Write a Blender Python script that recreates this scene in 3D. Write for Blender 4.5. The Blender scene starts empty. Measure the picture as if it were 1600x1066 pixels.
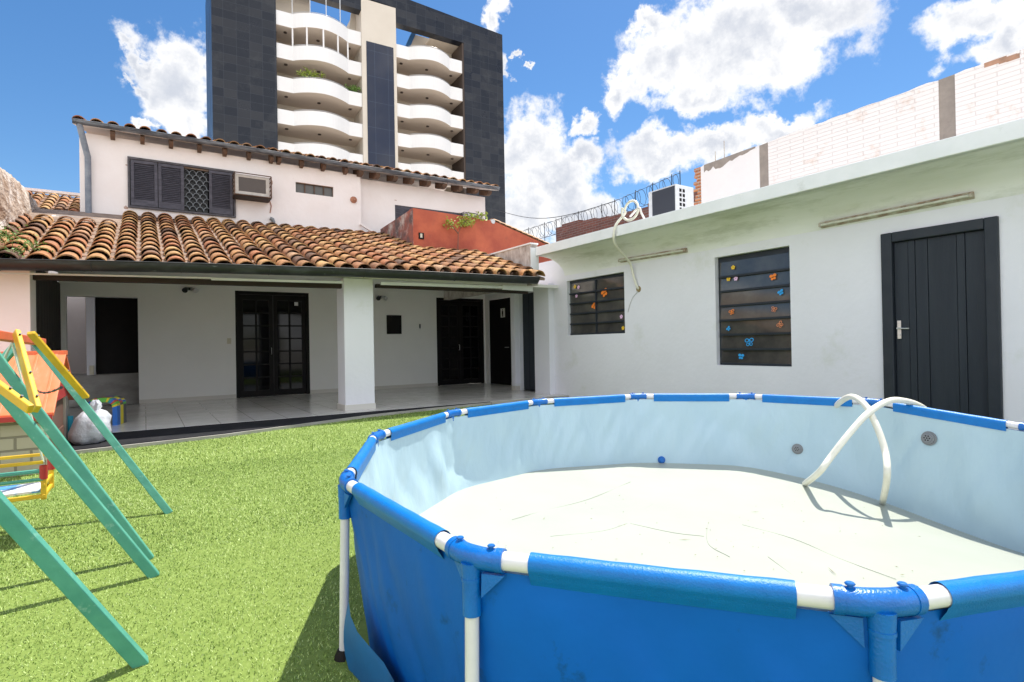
import bpy, bmesh, math, random
import numpy as np
from mathutils import Vector, Matrix, noise
random.seed(7); rng = np.random.default_rng(7)
PI = math.pi
S = bpy.context.scene
COL = S.collection

# ------------------------------------------------------------------ camera
F = 873.0; YAW = math.radians(33.31); PIT = math.radians(.364); ROL = math.radians(-.999); CH = 1.12
_f = Vector((math.sin(YAW)*math.cos(PIT), math.cos(YAW)*math.cos(PIT), math.sin(PIT)))
_r = Vector((math.cos(YAW), -math.sin(YAW), 0)); _u = _r.cross(_f)
_r2 = _r*math.cos(ROL)+_u*math.sin(ROL); _u2 = -_r*math.sin(ROL)+_u*math.cos(ROL)
EYE = Vector((0, 0, CH))
cam = bpy.data.cameras.new('camera'); co = bpy.data.objects.new('camera', cam); COL.objects.link(co)
cam.sensor_width = 36; cam.lens = F/1600*36; cam.clip_start = .05; cam.clip_end = 3000
m = Matrix.Identity(4)
for i in range(3):
    m[i][0] = _r2[i]; m[i][1] = _u2[i]; m[i][2] = -_f[i]; m[i][3] = EYE[i]
co.matrix_world = m
S.camera = co

def ray(u, v):
    return _r2*((u-800)/F) - _u2*((v-533)/F) + _f
def AT(u, v, ax, val):                # where the sight line meets a real plane of the site
    d = ray(u, v); return EYE + d*((val-EYE[ax])/d[ax])
def AX(u, v, x): return AT(u, v, 0, x)
def AY(u, v, y): return AT(u, v, 1, y)
def AZ(u, v, z): return AT(u, v, 2, z)

# ------------------------------------------------------------------ light
SUN_AZ = math.atan2(.40, .92)          # direction towards the sun, from +X towards +Y
SUN_EL = math.radians(66)
sd = Vector((math.cos(SUN_EL)*math.cos(SUN_AZ), math.cos(SUN_EL)*math.sin(SUN_AZ), math.sin(SUN_EL)))
sun = bpy.data.lights.new('sun', 'SUN'); sun.energy = 3.3; sun.angle = math.radians(.5); sun.color = (1, .95, .86)
so = bpy.data.objects.new('sun', sun); COL.objects.link(so)
so.rotation_euler = sd.to_track_quat('Z', 'Y').to_euler()
S.view_settings.view_transform = 'Standard'; S.view_settings.look = 'None'
S.view_settings.exposure = 1.17; S.view_settings.gamma = 1

W = bpy.data.worlds.new('World'); S.world = W; W.use_nodes = True
nt = W.node_tree; nt.nodes.clear(); N = nt.nodes; Lk = nt.links
def nd(t, **k):
    n = N.new(t)
    for a, b in k.items(): setattr(n, a, b)
    return n
def link(a, b): Lk.new(a, b)
def inp(n, i, v):
    if hasattr(v, 'is_output') or isinstance(v, bpy.types.NodeSocket): Lk.new(v, n.inputs[i])
    else: n.inputs[i].default_value = v
def mth(op, a, b=None, c=None, clamp=False):
    n = nd('ShaderNodeMath', operation=op); n.use_clamp = clamp
    inp(n, 0, a)
    if b is not None: inp(n, 1, b)
    if c is not None: inp(n, 2, c)
    return n.outputs[0]
out = nd('ShaderNodeOutputWorld'); bg = nd('ShaderNodeBackground')
sky = nd('ShaderNodeTexSky', sky_type='NISHITA'); sky.sun_disc = False
sky.sun_elevation = SUN_EL; sky.sun_rotation = PI/2-SUN_AZ; sky.altitude = 100; sky.air_density = 1.0; sky.dust_density = .3; sky.ozone_density = 3.0
tc = nd('ShaderNodeTexCoord'); D0 = tc.outputs['Generated']
nz = nd('ShaderNodeTexNoise'); inp(nz, 'Vector', D0); nz.inputs['Scale'].default_value = 9; nz.inputs['Detail'].default_value = 9; nz.inputs['Roughness'].default_value = .62
wsub = nd('ShaderNodeVectorMath', operation='SUBTRACT'); inp(wsub, 0, nz.outputs['Color']); wsub.inputs[1].default_value = (.5, .5, .5)
wsc = nd('ShaderNodeVectorMath', operation='SCALE'); inp(wsc, 0, wsub.outputs[0]); wsc.inputs['Scale'].default_value = .17
wad = nd('ShaderNodeVectorMath', operation='ADD'); inp(wad, 0, D0); inp(wad, 1, wsc.outputs[0]); DW = wad.outputs[0]
# the cumulus clouds: (pixel centre used only to name a direction of the sky, angular radii in pixels at centre)
blobs = [(1150, 70, 215, 95), (1240, 25, 160, 70), (1060, 105, 110, 60), (972, 135, 38, 45), (1110, 140, 85, 40), (1530, 45, 120, 62), (1600, 80, 90, 60),
         (1035, 236, 98, 38), (1215, 200, 75, 30), (1120, 225, 80, 30), (850, 290, 95, 62), (830, 225, 55, 70), (910, 200, 30, 22), (930, 335, 60, 55), (800, 350, 90, 70), (890, 330, 80, 60),
         (262, 120, 72, 88), (300, 190, 60, 50), (215, 85, 30, 22), (205, 130, 20, 14), (768, 20, 24, 36), (795, 85, 12, 30), (822, 70, 12, 9), (840, 92, 12, 8), (60, 300, 60, 14), (905, 255, 40, 30), (1000, 50, 40, 25),
         (700, -150, 260, 80), (1800, 200, 150, 90), (230, 190, 26, 14)]
acc = None
for (u, v, rx, ry) in blobs:
    c = ray(u, v).normalized(); h = Vector((c.y, -c.x, 0)).normalized(); w = h.cross(c)
    cc = (ray(800, 533).normalized()).dot(c)         # off-axis pixels cover a smaller angle
    rx2 = rx/F*cc*cc**.5; ry2 = ry/F*cc*cc**.5
    def dot(vec):
        n = nd('ShaderNodeVectorMath', operation='DOT_PRODUCT'); inp(n, 0, DW); n.inputs[1].default_value = vec; return n.outputs['Value']
    a = dot(h/rx2); b = dot(w/ry2); g = dot(c)
    r2 = mth('ADD', mth('MULTIPLY', a, a), mth('MULTIPLY', b, b))
    val = mth('SUBTRACT', 1.0, mth('SQRT', r2))
    val = mth('ADD', val, mth('MULTIPLY', mth('LESS_THAN', g, 0.0), -50.0))
    acc = val if acc is None else mth('SMOOTH_MAX', acc, val, .12)
# far from the photographed part of the sky the clouds come from noise alone
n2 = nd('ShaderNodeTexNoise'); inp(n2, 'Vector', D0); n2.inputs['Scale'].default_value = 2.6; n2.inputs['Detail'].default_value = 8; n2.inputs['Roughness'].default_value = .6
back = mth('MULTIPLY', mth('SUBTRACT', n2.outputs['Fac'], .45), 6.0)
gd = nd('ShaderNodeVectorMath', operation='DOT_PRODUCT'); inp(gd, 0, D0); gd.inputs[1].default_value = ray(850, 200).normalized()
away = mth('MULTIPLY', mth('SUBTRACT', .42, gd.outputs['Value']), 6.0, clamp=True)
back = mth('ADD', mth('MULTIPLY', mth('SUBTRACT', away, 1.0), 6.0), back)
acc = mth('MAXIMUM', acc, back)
n3 = nd('ShaderNodeTexNoise'); inp(n3, 'Vector', D0); n3.inputs['Scale'].default_value = 26; n3.inputs['Detail'].default_value = 8; n3.inputs['Roughness'].default_value = .62
dens = mth('ADD', acc, mth('MULTIPLY', mth('SUBTRACT', n3.outputs['Fac'], .5), 1.5))
mask = nd('ShaderNodeMapRange', interpolation_type='SMOOTHSTEP'); inp(mask, 'Value', dens); mask.inputs['From Min'].default_value = -.08; mask.inputs['From Max'].default_value = .42
# thick middles turn grey, rims stay white
n4 = nd('ShaderNodeTexNoise'); inp(n4, 'Vector', DW); n4.inputs['Scale'].default_value = 7; n4.inputs['Detail'].default_value = 7; n4.inputs['Roughness'].default_value = .6
thick = nd('ShaderNodeMapRange', interpolation_type='SMOOTHSTEP'); inp(thick, 'Value', mth('ADD', dens, mth('MULTIPLY', mth('SUBTRACT', n4.outputs['Fac'], .5), 2.0)))
thick.inputs['From Min'].default_value = .08; thick.inputs['From Max'].default_value = 1.25
ccol = nd('ShaderNodeMix', data_type='RGBA'); inp(ccol, 'Factor', thick.outputs[0])
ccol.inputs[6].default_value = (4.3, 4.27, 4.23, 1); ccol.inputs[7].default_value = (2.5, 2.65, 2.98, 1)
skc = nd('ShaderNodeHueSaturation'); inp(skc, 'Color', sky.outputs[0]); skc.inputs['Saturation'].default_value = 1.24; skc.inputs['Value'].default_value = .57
boost = nd('ShaderNodeVectorMath', operation='SCALE'); inp(boost, 0, ccol.outputs[2]); inp(boost, 'Scale', mth('ADD', 1.0, mth('MULTIPLY', away, 1.1)))   # clouds behind the viewer brightened as added fill light for the shade
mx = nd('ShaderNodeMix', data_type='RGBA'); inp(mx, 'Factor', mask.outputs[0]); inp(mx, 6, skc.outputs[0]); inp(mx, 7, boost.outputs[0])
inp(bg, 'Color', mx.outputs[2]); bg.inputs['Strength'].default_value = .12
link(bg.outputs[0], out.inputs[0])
W.cycles.sampling_method = 'MANUAL'; W.cycles.sample_map_resolution = 1024

# ------------------------------------------------------------------ materials
def mat(name, col, rough=.7, col2=None, scale=3., amt=1., bump=0., bscale=40., metal=0., spec=.5, lo=.35, hi=.65, stain=None, sscale=1.2, slo=.55, shi=.7, stretch=(1, 1, 1), rnd=None, coat=0., detail=6., trans=0., alpha=None, emit=None):
    M = bpy.data.materials.new(name); M.use_nodes = True
    t = M.node_tree; nn = t.nodes; ll = t.links
    b = nn['Principled BSDF']
    b.inputs['Roughness'].default_value = rough; b.inputs['Metallic'].default_value = metal
    b.inputs['Specular IOR Level'].default_value = spec; b.inputs['Coat Weight'].default_value = coat
    if trans: b.inputs['Transmission Weight'].default_value = trans
    tcn = nn.new('ShaderNodeTexCoord'); mp = nn.new('ShaderNodeMapping'); mp.inputs['Scale'].default_value = stretch
    ll.new(tcn.outputs['Object'], mp.inputs['Vector'])
    cur = None
    if col2 is not None:
        n = nn.new('ShaderNodeTexNoise'); n.inputs['Scale'].default_value = scale; n.inputs['Detail'].default_value = detail; n.inputs['Roughness'].default_value = .6
        ll.new(mp.outputs[0], n.inputs['Vector'])
        r = nn.new('ShaderNodeMapRange'); r.inputs['From Min'].default_value = lo; r.inputs['From Max'].default_value = hi; r.inputs['To Max'].default_value = amt
        ll.new(n.outputs['Fac'], r.inputs['Value'])
        x = nn.new('ShaderNodeMix'); x.data_type = 'RGBA'; x.inputs[6].default_value = (*col, 1); x.inputs[7].default_value = (*col2, 1)
        ll.new(r.outputs[0], x.inputs['Factor']); cur = x.outputs[2]
    if rnd is not None:
        a = nn.new('ShaderNodeAttribute'); a.attribute_name = 'rnd'
        sp = nn.new('ShaderNodeSeparateColor'); ll.new(a.outputs['Color'], sp.inputs[0])
        cr = nn.new('ShaderNodeValToRGB'); e = cr.color_ramp.elements
        e[0].position = 0; e[0].color = (*rnd[0], 1); e[1].position = 1; e[1].color = (*rnd[-1], 1)
        for i, cc in enumerate(rnd[1:-1]):
            q = e.new((i+1)/(len(rnd)-1)); q.color = (*cc, 1)
        ll.new(sp.outputs[0], cr.inputs[0])
        if cur is None: cur = cr.outputs[0]
        else:
            x = nn.new('ShaderNodeMix'); x.data_type = 'RGBA'; x.blend_type = 'MULTIPLY'; x.inputs['Factor'].default_value = 1
            ll.new(cr.outputs[0], x.inputs[6]); ll.new(cur, x.inputs[7]); cur = x.outputs[2]
    if stain is not None:
        n = nn.new('ShaderNodeTexNoise'); n.inputs['Scale'].default_value = sscale; n.inputs['Detail'].default_value = 10; n.inputs['Roughness'].default_value = .7
        ll.new(mp.outputs[0], n.inputs['Vector'])
        r = nn.new('ShaderNodeMapRange'); r.inputs['From Min'].default_value = slo; r.inputs['From Max'].default_value = shi
        ll.new(n.outputs['Fac'], r.inputs['Value'])
        x = nn.new('ShaderNodeMix'); x.data_type = 'RGBA'; x.inputs[7].default_value = (*stain, 1)
        if cur is None: x.inputs[6].default_value = (*col, 1)
        else: ll.new(cur, x.inputs[6])
        ll.new(r.outputs[0], x.inputs['Factor']); cur = x.outputs[2]
    if cur is None: b.inputs['Base Color'].default_value = (*col, 1)
    else: ll.new(cur, b.inputs['Base Color'])
    if bump:
        n = nn.new('ShaderNodeTexNoise'); n.inputs['Scale'].default_value = bscale; n.inputs['Detail'].default_value = 5
        ll.new(mp.outputs[0], n.inputs['Vector'])
        bp = nn.new('ShaderNodeBump'); bp.inputs['Strength'].default_value = 1; bp.inputs['Distance'].default_value = bump
        ll.new(n.outputs['Fac'], bp.inputs['Height']); ll.new(bp.outputs[0], b.inputs['Normal'])
    if emit: b.inputs['Emission Color'].default_value = (*emit, 1); b.inputs['Emission Strength'].default_value = 1
    return M

def brickmat(name, c1, c2, mortar, bw, bh, ms, rough=.8, bump=.01, axes='XZ', var=None, stain=None, slo=.6, shi=.75, sscale=1.5, offset=.5, spec=.5, bias=0., roughvar=0.):
    M = bpy.data.materials.new(name); M.use_nodes = True
    t = M.node_tree; nn = t.nodes; ll = t.links; b = nn['Principled BSDF']
    b.inputs['Roughness'].default_value = rough; b.inputs['Specular IOR Level'].default_value = spec
    tcn = nn.new('ShaderNodeTexCoord'); sp = nn.new('ShaderNodeSeparateXYZ'); cb = nn.new('ShaderNodeCombineXYZ')
    ll.new(tcn.outputs['Object'], sp.inputs[0])
    for i, a in enumerate(axes): ll.new(sp.outputs[a], cb.inputs[i])
    br = nn.new('ShaderNodeTexBrick'); ll.new(cb.outputs[0], br.inputs['Vector'])
    br.inputs['Color1'].default_value = (*c1, 1); br.inputs['Color2'].default_value = (*c2, 1); br.inputs['Mortar'].default_value = (*mortar, 1)
    br.inputs['Scale'].default_value = 1; br.inputs['Brick Width'].default_value = bw; br.inputs['Row Height'].default_value = bh
    br.inputs['Mortar Size'].default_value = ms; br.inputs['Mortar Smooth'].default_value = .2; br.offset = offset; br.inputs['Bias'].default_value = bias
    cur = br.outputs['Color']
    n = nn.new('ShaderNodeTexNoise'); n.inputs['Scale'].default_value = sscale; n.inputs['Detail'].default_value = 9; n.inputs['Roughness'].default_value = .7
    ll.new(tcn.outputs['Object'], n.inputs['Vector'])
    if stain is not None:
        r = nn.new('ShaderNodeMapRange'); r.inputs['From Min'].default_value = slo; r.inputs['From Max'].default_value = shi; ll.new(n.outputs['Fac'], r.inputs['Value'])
        x = nn.new('ShaderNodeMix'); x.data_type = 'RGBA'; ll.new(r.outputs[0], x.inputs['Factor']); ll.new(cur, x.inputs[6]); x.inputs[7].default_value = (*stain, 1); cur = x.outputs[2]
    ll.new(cur, b.inputs['Base Color'])
    if roughvar:
        r = nn.new('ShaderNodeMapRange'); ll.new(n.outputs['Fac'], r.inputs['Value']); r.inputs['From Min'].default_value = .3; r.inputs['From Max'].default_value = .7
        r.inputs['To Min'].default_value = rough; r.inputs['To Max'].default_value = rough+roughvar; ll.new(r.outputs[0], b.inputs['Roughness'])
    if bump:
        bp = nn.new('ShaderNodeBump'); bp.inputs['Distance'].default_value = bump; bp.inputs['Strength'].default_value = 1; bp.invert = True
        ad = nn.new('ShaderNodeMath'); ad.operation = 'MULTIPLY_ADD'; ll.new(n.outputs['Fac'], ad.inputs[0]); ad.inputs[1].default_value = .3; ll.new(br.outputs['Fac'], ad.inputs[2])
        ll.new(ad.outputs[0], bp.inputs['Height']); ll.new(bp.outputs[0], b.inputs['Normal'])
    return M

m_plaster = mat('white_plaster', (.78, .78, .84), .85, (.745, .745, .80), 1.3, .9, bump=.004, bscale=14, stain=(.58, .60, .54), sscale=.9, slo=.57, shi=.82)
m_slab = mat('slab_paint', (.82, .83, .84), .85, (.74, .76, .76), 2.5, .9, bump=.004, bscale=10, stain=(.42, .45, .40), sscale=1.6, slo=.60, shi=.82)
m_soffit = mat('stained_soffit', (.80, .81, .80), .9, (.74, .76, .72), 1.6, 1, bump=.004, bscale=9, stain=(.44, .47, .38), sscale=1.1, slo=.50, shi=.74, stretch=(2, .6, 2))
m_inner = mat('patio_wall_paint', (.84, .83, .81), .8, (.80, .79, .77), 1.2, .8, bump=.002, bscale=20)
m_pink = mat('aged_plaster', (.87, .80, .77), .9, (.83, .75, .71), 1.7, .9, bump=.005, bscale=9, stain=(.52, .43, .38), sscale=1.5, slo=.66, shi=.82)
m_red = mat('red_ochre_plaster', (.52, .13, .065), .85, (.36, .075, .045), 2.2, .9, bump=.006, bscale=12, stain=(.22, .09, .07), sscale=2.0, slo=.60, shi=.8)
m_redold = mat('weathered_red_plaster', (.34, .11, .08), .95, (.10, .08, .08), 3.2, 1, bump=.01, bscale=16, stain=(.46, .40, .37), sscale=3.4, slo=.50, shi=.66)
m_rough = mat('rough_render', (.50, .42, .35), .95, (.26, .17, .11), 3.0, 1, bump=.05, bscale=7, stain=(.62, .57, .52), sscale=2.6, slo=.50, shi=.62, stretch=(1, .8, 1.6))
m_dirty = mat('dirty_parapet', (.60, .56, .52), .95, (.30, .25, .22), 4.5, .9, bump=.015, bscale=18, stain=(.14, .12, .11), sscale=5, slo=.58, shi=.75, stretch=(1, 1.4, .8))
m_tile = mat('clay_tile', (1, 1, 1), .85, (.42, .36, .32), 5.5, .8, bump=.006, bscale=60, rnd=[(.14, .075, .045), (.31, .15, .07), (.50, .245, .095), (.58, .35, .14), (.43, .165, .065), (.54, .33, .18)], stain=(.085, .06, .048), sscale=6, slo=.50, shi=.72)
m_pan = mat('clay_pan_tile', (.36, .20, .12), .9, (.14, .09, .065), 5, 1, bump=.006, bscale=50)
m_gutter = mat('gutter_metal', (.014, .016, .018), .5, (.05, .055, .06), 4, 1, lo=.5, hi=.75, bump=.003, bscale=12, stain=(.20, .23, .22), sscale=6, slo=.63, shi=.72, stretch=(.6, 1, 2))
m_wood = mat('dark_timber', (.035, .020, .014), .7, (.02, .012, .009), 6, 1, bump=.004, bscale=25, stretch=(.3, 1, 1))
m_rafter = mat('eaves_timber', (.16, .085, .05), .8, (.08, .05, .035), 8, 1)
m_brown = mat('brown_boarding', (.030, .022, .018), .75, (.020, .015, .012), 3, 1, bump=.004, bscale=20)
m_black = mat('black_door_paint', (.004, .0035, .004), .55, (.008, .006, .006), 5, 1, spec=.2)
m_slate = mat('slate_blue_paint', (.017, .023, .033), .5, (.024, .031, .042), 2.5, 1, bump=.002, bscale=30, stretch=(1, 5, .3), spec=.3)
m_slate2 = mat('slate_blue_frame', (.018, .024, .034), .45, (.026, .032, .042), 4, 1, spec=.3)
m_glass = mat('dark_glass', (.003, .003, .004), .06, spec=.22)
m_glassb = mat('louvre_glass', (.085, .078, .07), .08, (.045, .044, .043), 3, 1, spec=1.0)  # dusty base tone also carries the grey-beige reflections as colour
m_metal = mat('white_metal', (.62, .63, .64), .35, (.50, .50, .52), 12, .5)
m_steel = mat('steel', (.55, .55, .55), .3, metal=.9)
m_dmetal = mat('dark_wire', (.035, .035, .04), .5, metal=.5)
m_rust = mat('rusted_metal', (.30, .20, .14), .75, (.55, .53, .46), 9, 1, bump=.002, bscale=40)
m_cream = mat('cream_plastic', (.62, .58, .46), .5)
m_lamp = mat('lamp_tube', (.72, .72, .66), .4, (.55, .55, .48), 8, 1)
m_floor = brickmat('ceramic_floor', (.66, .645, .62), (.63, .615, .595), (.36, .34, .32), .45, .45, .006, rough=.12, bump=.0006, axes='XY', offset=0, spec=.55, roughvar=.12)
m_kerb = mat('dark_threshold', (.016, .017, .020), .95, (.026, .026, .030), 3, 1, bump=.002, bscale=60, spec=.12)
m_conc = mat('concrete', (.44, .42, .39), .9, (.33, .31, .28), 3, 1, bump=.004, bscale=25)
m_ground = mat('turf_backing', (.13, .19, .03), .95, (.18, .25, .05), 30, 1)
m_grass = mat('turf_blades', (1, 1, 1), .55, rnd=[(.045, .09, .015), (.20, .315, .055), (.36, .48, .13), (.58, .67, .32)], spec=.35)
m_outer = mat('blue_pool_vinyl', (.001, .120, .50), .5, (.001, .098, .43), 2, 1, bump=.010, bscale=3.0, spec=.18, stain=(.003, .045, .11), sscale=6.5, slo=.60, shi=.74)
m_liner = mat('pale_blue_liner', (.40, .55, .64), .34, (.44, .59, .66), 2, 1, bump=.035, bscale=3.2, stretch=(1, 1, .38), spec=.5)
m_bed = mat('bleached_liner_floor', (.375, .395, .34), .40, (.355, .375, .32), 2, 1, bump=.004, bscale=3, stain=(.31, .33, .26), sscale=14, slo=.70, shi=.78)
m_rail = mat('blue_sleeve', (.001, .175, .54), .38, (.001, .15, .48), 14, 1, bump=.0012, bscale=260, spec=.35)
m_joint = mat('blue_joint_plastic', (.001, .14, .50), .3, (.001, .12, .44), 14, 1, bump=.0015, bscale=170, spec=.5)
m_tube = mat('white_coated_tube', (.74, .73, .76), .3, (.66, .65, .68), 9, 1, spec=.5)
m_hose = mat('milky_hose', (.78, .76, .66), .4, (.70, .68, .58), 9, 1)
m_fit = mat('grey_fitting', (.22, .23, .24), .5)
m_teal = mat('teal_paint', (.095, .36, .26), .5, (.06, .28, .21), 7, 1, bump=.003, bscale=20, stain=(.25, .46, .36), sscale=16, slo=.60, shi=.70, stretch=(1, 1, 1))
m_yellow = mat('yellow_paint', (.72, .46, .02), .5, (.60, .36, .02), 9, 1, bump=.002, bscale=30, stain=(.30, .20, .05), sscale=12, slo=.68, shi=.75)
m_orange = mat('orange_red_paint', (.62, .13, .05), .5, (.52, .10, .05), 6, 1)
m_ored = mat('orange_plastic', (.78, .16, .05), .45, (.70, .20, .09), 5, 1, stain=(.80, .40, .26), sscale=5, slo=.6, shi=.75, stretch=(3, 1, .5))
m_redp = mat('red_plastic', (.42, .03, .03), .4)
m_beige = brickmat('playhouse_panel', (.42, .37, .29), (.38, .33, .26), (.22, .19, .15), .22, .12, .010, rough=.6, bump=.012, axes='XZ')
m_beige2 = mat('beige_plastic', (.46, .41, .33), .55, (.38, .33, .27), 6, 1)
m_pbrown = mat('brown_plastic', (.13, .065, .045), .55)
m_rope = mat('rope', (.55, .62, .50), .8)
m_bag = mat('white_sack', (.62, .64, .70), .5, (.50, .52, .58), 7, 1, bump=.02, bscale=12, stain=(.16, .22, .42), sscale=9, slo=.68, shi=.72)
m_leafy = mat('leaf_yellow_green', (.24, .34, .05), .6, (.34, .38, .05), 12, 1)
m_leaf = mat('leaf_green', (.10, .20, .035), .6, (.16, .27, .05), 12, 1)
m_twig = mat('twig', (.16, .11, .08), .9)
m_wbrick = brickmat('whitewashed_brick', (.80, .735, .70), (.775, .71, .675), (.70, .63, .59), .50, .066, .005, rough=.9, bump=.008, axes='YZ', stain=(.56, .36, .24), slo=.57, shi=.76, sscale=1.7)
m_wplain = mat('whitewashed_render', (.78, .73, .70), .9, (.74, .70, .68), 2, 1, bump=.008, bscale=8, stain=(.50, .36, .28), sscale=2.4, slo=.66, shi=.74)
m_obrick = brickmat('orange_brick', (.58, .24, .10), (.46, .17, .08), (.42, .34, .28), .22, .07, .010, rough=.9, bump=.02, axes='YZ')
m_rbrick = brickmat('old_brick', (.20, .075, .055), (.13, .055, .045), (.20, .16, .15), .24, .065, .008, rough=.95, bump=.02, axes='YZ', stain=(.34, .24, .22), slo=.6, shi=.75, sscale=4)
m_cement = mat('cement_pier', (.31, .26, .22), .9, (.25, .21, .18), 5, 1, bump=.01, bscale=20)
# tower
m_clad = brickmat('granite_cladding', (.007, .010, .018), (.030, .031, .036), (.035, .040, .052), 1.12, .82, .014, rough=.22, bump=.0, axes='XZ', offset=0, spec=.30, stain=(.055, .057, .060), slo=.52, shi=.80, sscale=.30, bias=-.3, roughvar=.25)
m_curtain = brickmat('curtain_glass', (.003, .008, .028), (.004, .010, .034), (.03, .045, .08), 1.47, 2.7, .02, rough=.03, bump=0, axes='XZ', offset=0, spec=.45)
m_tbeige = mat('tower_beige', (.66, .59, .50), .85, (.62, .55, .46), .5, 1)
m_tband = mat('balcony_white', (.80, .78, .76), .8, (.76, .74, .72), .6, 1, stretch=(1, 1, .3))
m_tsoff = mat('tower_soffit', (.70, .60, .51), .9)
m_tdark = mat('tower_brown', (.07, .05, .04), .8)
m_pool_floor = m_bed

# ------------------------------------------------------------------ mesh helpers
class MB:
    def __init__(s): s.v = []; s.f = []; s.sm = []; s.c = []
    def add(s, vs, fs, smooth=False, c=0.):
        n = len(s.v); s.v += [tuple(p) for p in vs]
        for f in fs: s.f.append(tuple(i+n for i in f)); s.sm.append(smooth); s.c.append(c)
        return s
    def box(s, x0, x1, y0, y1, z0, z1, c=0.):
        v = [(x, y, z) for x in (x0, x1) for y in (y0, y1) for z in (z0, z1)]
        return s.add(v, [(0, 1, 3, 2), (4, 6, 7, 5), (0, 4, 5, 1), (2, 3, 7, 6), (0, 2, 6, 4), (1, 5, 7, 3)], c=c)
    def obox(s, p, q, w, h, up=(0, 0, 1), c=0.):       # beam p->q, w across, h along up
        p = Vector(p); q = Vector(q); d = (q-p).normalized(); a = d.cross(Vector(up))
        if a.length < 1e-4: a = Vector((1, 0, 0))
        a.normalize(); b = a.cross(d)
        v = [e + a*(i*w/2) + b*(j*h/2) for e in (p, q) for i in (-1, 1) for j in (-1, 1)]
        return s.add(v, [(0, 1, 3, 2), (4, 6, 7, 5), (0, 4, 5, 1), (2, 3, 7, 6), (0, 2, 6, 4), (1, 5, 7, 3)], c=c)
    def tube(s, pts, r, n=10, cap=True, c=0.):
        pts = [Vector(p) for p in pts]; k = len(pts)
        rs = r if isinstance(r, (list, tuple)) else [r]*k
        t0 = (pts[1]-pts[0]).normalized(); a = t0.cross(Vector((0, 0, 1)))
        if a.length < 1e-3: a = Vector((1, 0, 0))
        a.normalize(); V = []
        for i, p in enumerate(pts):
            t = (pts[min(i+1, k-1)]-pts[max(i-1, 0)]).normalized()
            a = (a - t*a.dot(t)).normalized(); b = t.cross(a)
            for j in range(n):
                g = 2*PI*j/n; V.append(p + a*(rs[i]*math.cos(g)) + b*(rs[i]*math.sin(g)))
        Fc = [(i*n+j, i*n+(j+1) % n, (i+1)*n+(j+1) % n, (i+1)*n+j) for i in range(k-1) for j in range(n)]
        s.add(V, Fc, True, c)
        if cap: s.add(V[:n][::-1]+V[-n:], [tuple(range(n)), tuple(range(n, 2*n))], False, c)
        return s
    def prism(s, pts, d, c=0.):                          # polygon pts extruded by vector d
        n = len(pts); d = Vector(d); P = [Vector(p) for p in pts]; V = P+[p+d for p in P]
        return s.add(V, [tuple(range(n))[::-1], tuple(range(n, 2*n))]+[(i, (i+1) % n, n+(i+1) % n, n+i) for i in range(n)], c=c)
    def grid(s, G, smooth=True, c=0., closed=False):
        h = len(G); w = len(G[0]); V = [p for row in G for p in row]
        Fc = [(i*w+j, i*w+(j+1) % w, (i+1)*w+(j+1) % w, (i+1)*w+j) for i in range(h-1) for j in range(w if closed else w-1)]
        return s.add(V, Fc, smooth, c)
    def wall(s, ax, p0, p1, a0, a1, z0, z1, holes=(), topf=None):
        """slab between planes p0,p1 of axis ax ('x' or 'y'), with rectangular holes (a0,a1,z0,z1)"""
        A = sorted({a0, a1, *[h[0] for h in holes], *[h[1] for h in holes]}); A = [a for a in A if a0 <= a <= a1]
        Z = sorted({z0, z1, *[h[2] for h in holes], *[h[3] for h in holes]}); Z = [z for z in Z if z0 <= z <= z1]
        def hole(i, j):
            if i < 0 or j < 0 or i >= len(A)-1 or j >= len(Z)-1: return True
            ca = (A[i]+A[i+1])/2; cz = (Z[j]+Z[j+1])/2
            return any(h[0] < ca < h[1] and h[2] < cz < h[3] for h in holes)
        P = (lambda p, a, z: (p, a, z)) if ax == 'x' else (lambda p, a, z: (a, p, z))
        for i in range(len(A)-1):
            for j in range(len(Z)-1):
                if hole(i, j): continue
                l, r, b, t = A[i], A[i+1], Z[j], Z[j+1]
                for p in (p0, p1): s.add([P(p, l, b), P(p, r, b), P(p, r, t), P(p, l, t)], [(0, 1, 2, 3)])
                if hole(i-1, j): s.add([P(p0, l, b), P(p1, l, b), P(p1, l, t), P(p0, l, t)], [(0, 1, 2, 3)])
                if hole(i+1, j): s.add([P(p0, r, b), P(p1, r, b), P(p1, r, t), P(p0, r, t)], [(0, 1, 2, 3)])
                if hole(i, j-1): s.add([P(p0, l, b), P(p1, l, b), P(p1, r, b), P(p0, r, b)], [(0, 1, 2, 3)])
                if hole(i, j+1): s.add([P(p0, l, t), P(p1, l, t), P(p1, r, t), P(p0, r, t)], [(0, 1, 2, 3)])
        return s
    def make(s, name, m, parent=None, origin=None, bevel=0., fixn=True, seg=2):
        me = bpy.data.meshes.new(name); me.from_pydata(s.v, [], s.f)
        me.polygons.foreach_set('use_smooth', s.sm)
        if any(s.c):
            ca = me.color_attributes.new('rnd', 'FLOAT_COLOR', 'CORNER')
            tot = np.array([len(f) for f in s.f]); cc = np.repeat(np.array(s.c, dtype=np.float32), tot)
            arr = np.ones((len(cc), 4), dtype=np.float32); arr[:, :3] = cc[:, None]; ca.data.foreach_set('color', arr.ravel())
        if fixn:
            bm = bmesh.new(); bm.from_mesh(me); bmesh.ops.recalc_face_normals(bm, faces=bm.faces); bm.to_mesh(me); bm.free()
        me.materials.append(m); me.update()
        o = bpy.data.objects.new(name, me); COL.objects.link(o)
        if parent is not None:
            o.parent = parent
            if parent.type == 'EMPTY' and not parent.get('_local'): o.location = -Vector(parent.location)
        if bevel:
            b = o.modifiers.new('bevel', 'BEVEL'); b.width = bevel; b.segments = seg; b.limit_method = 'ANGLE'; b.angle_limit = .6
        return o
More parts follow.
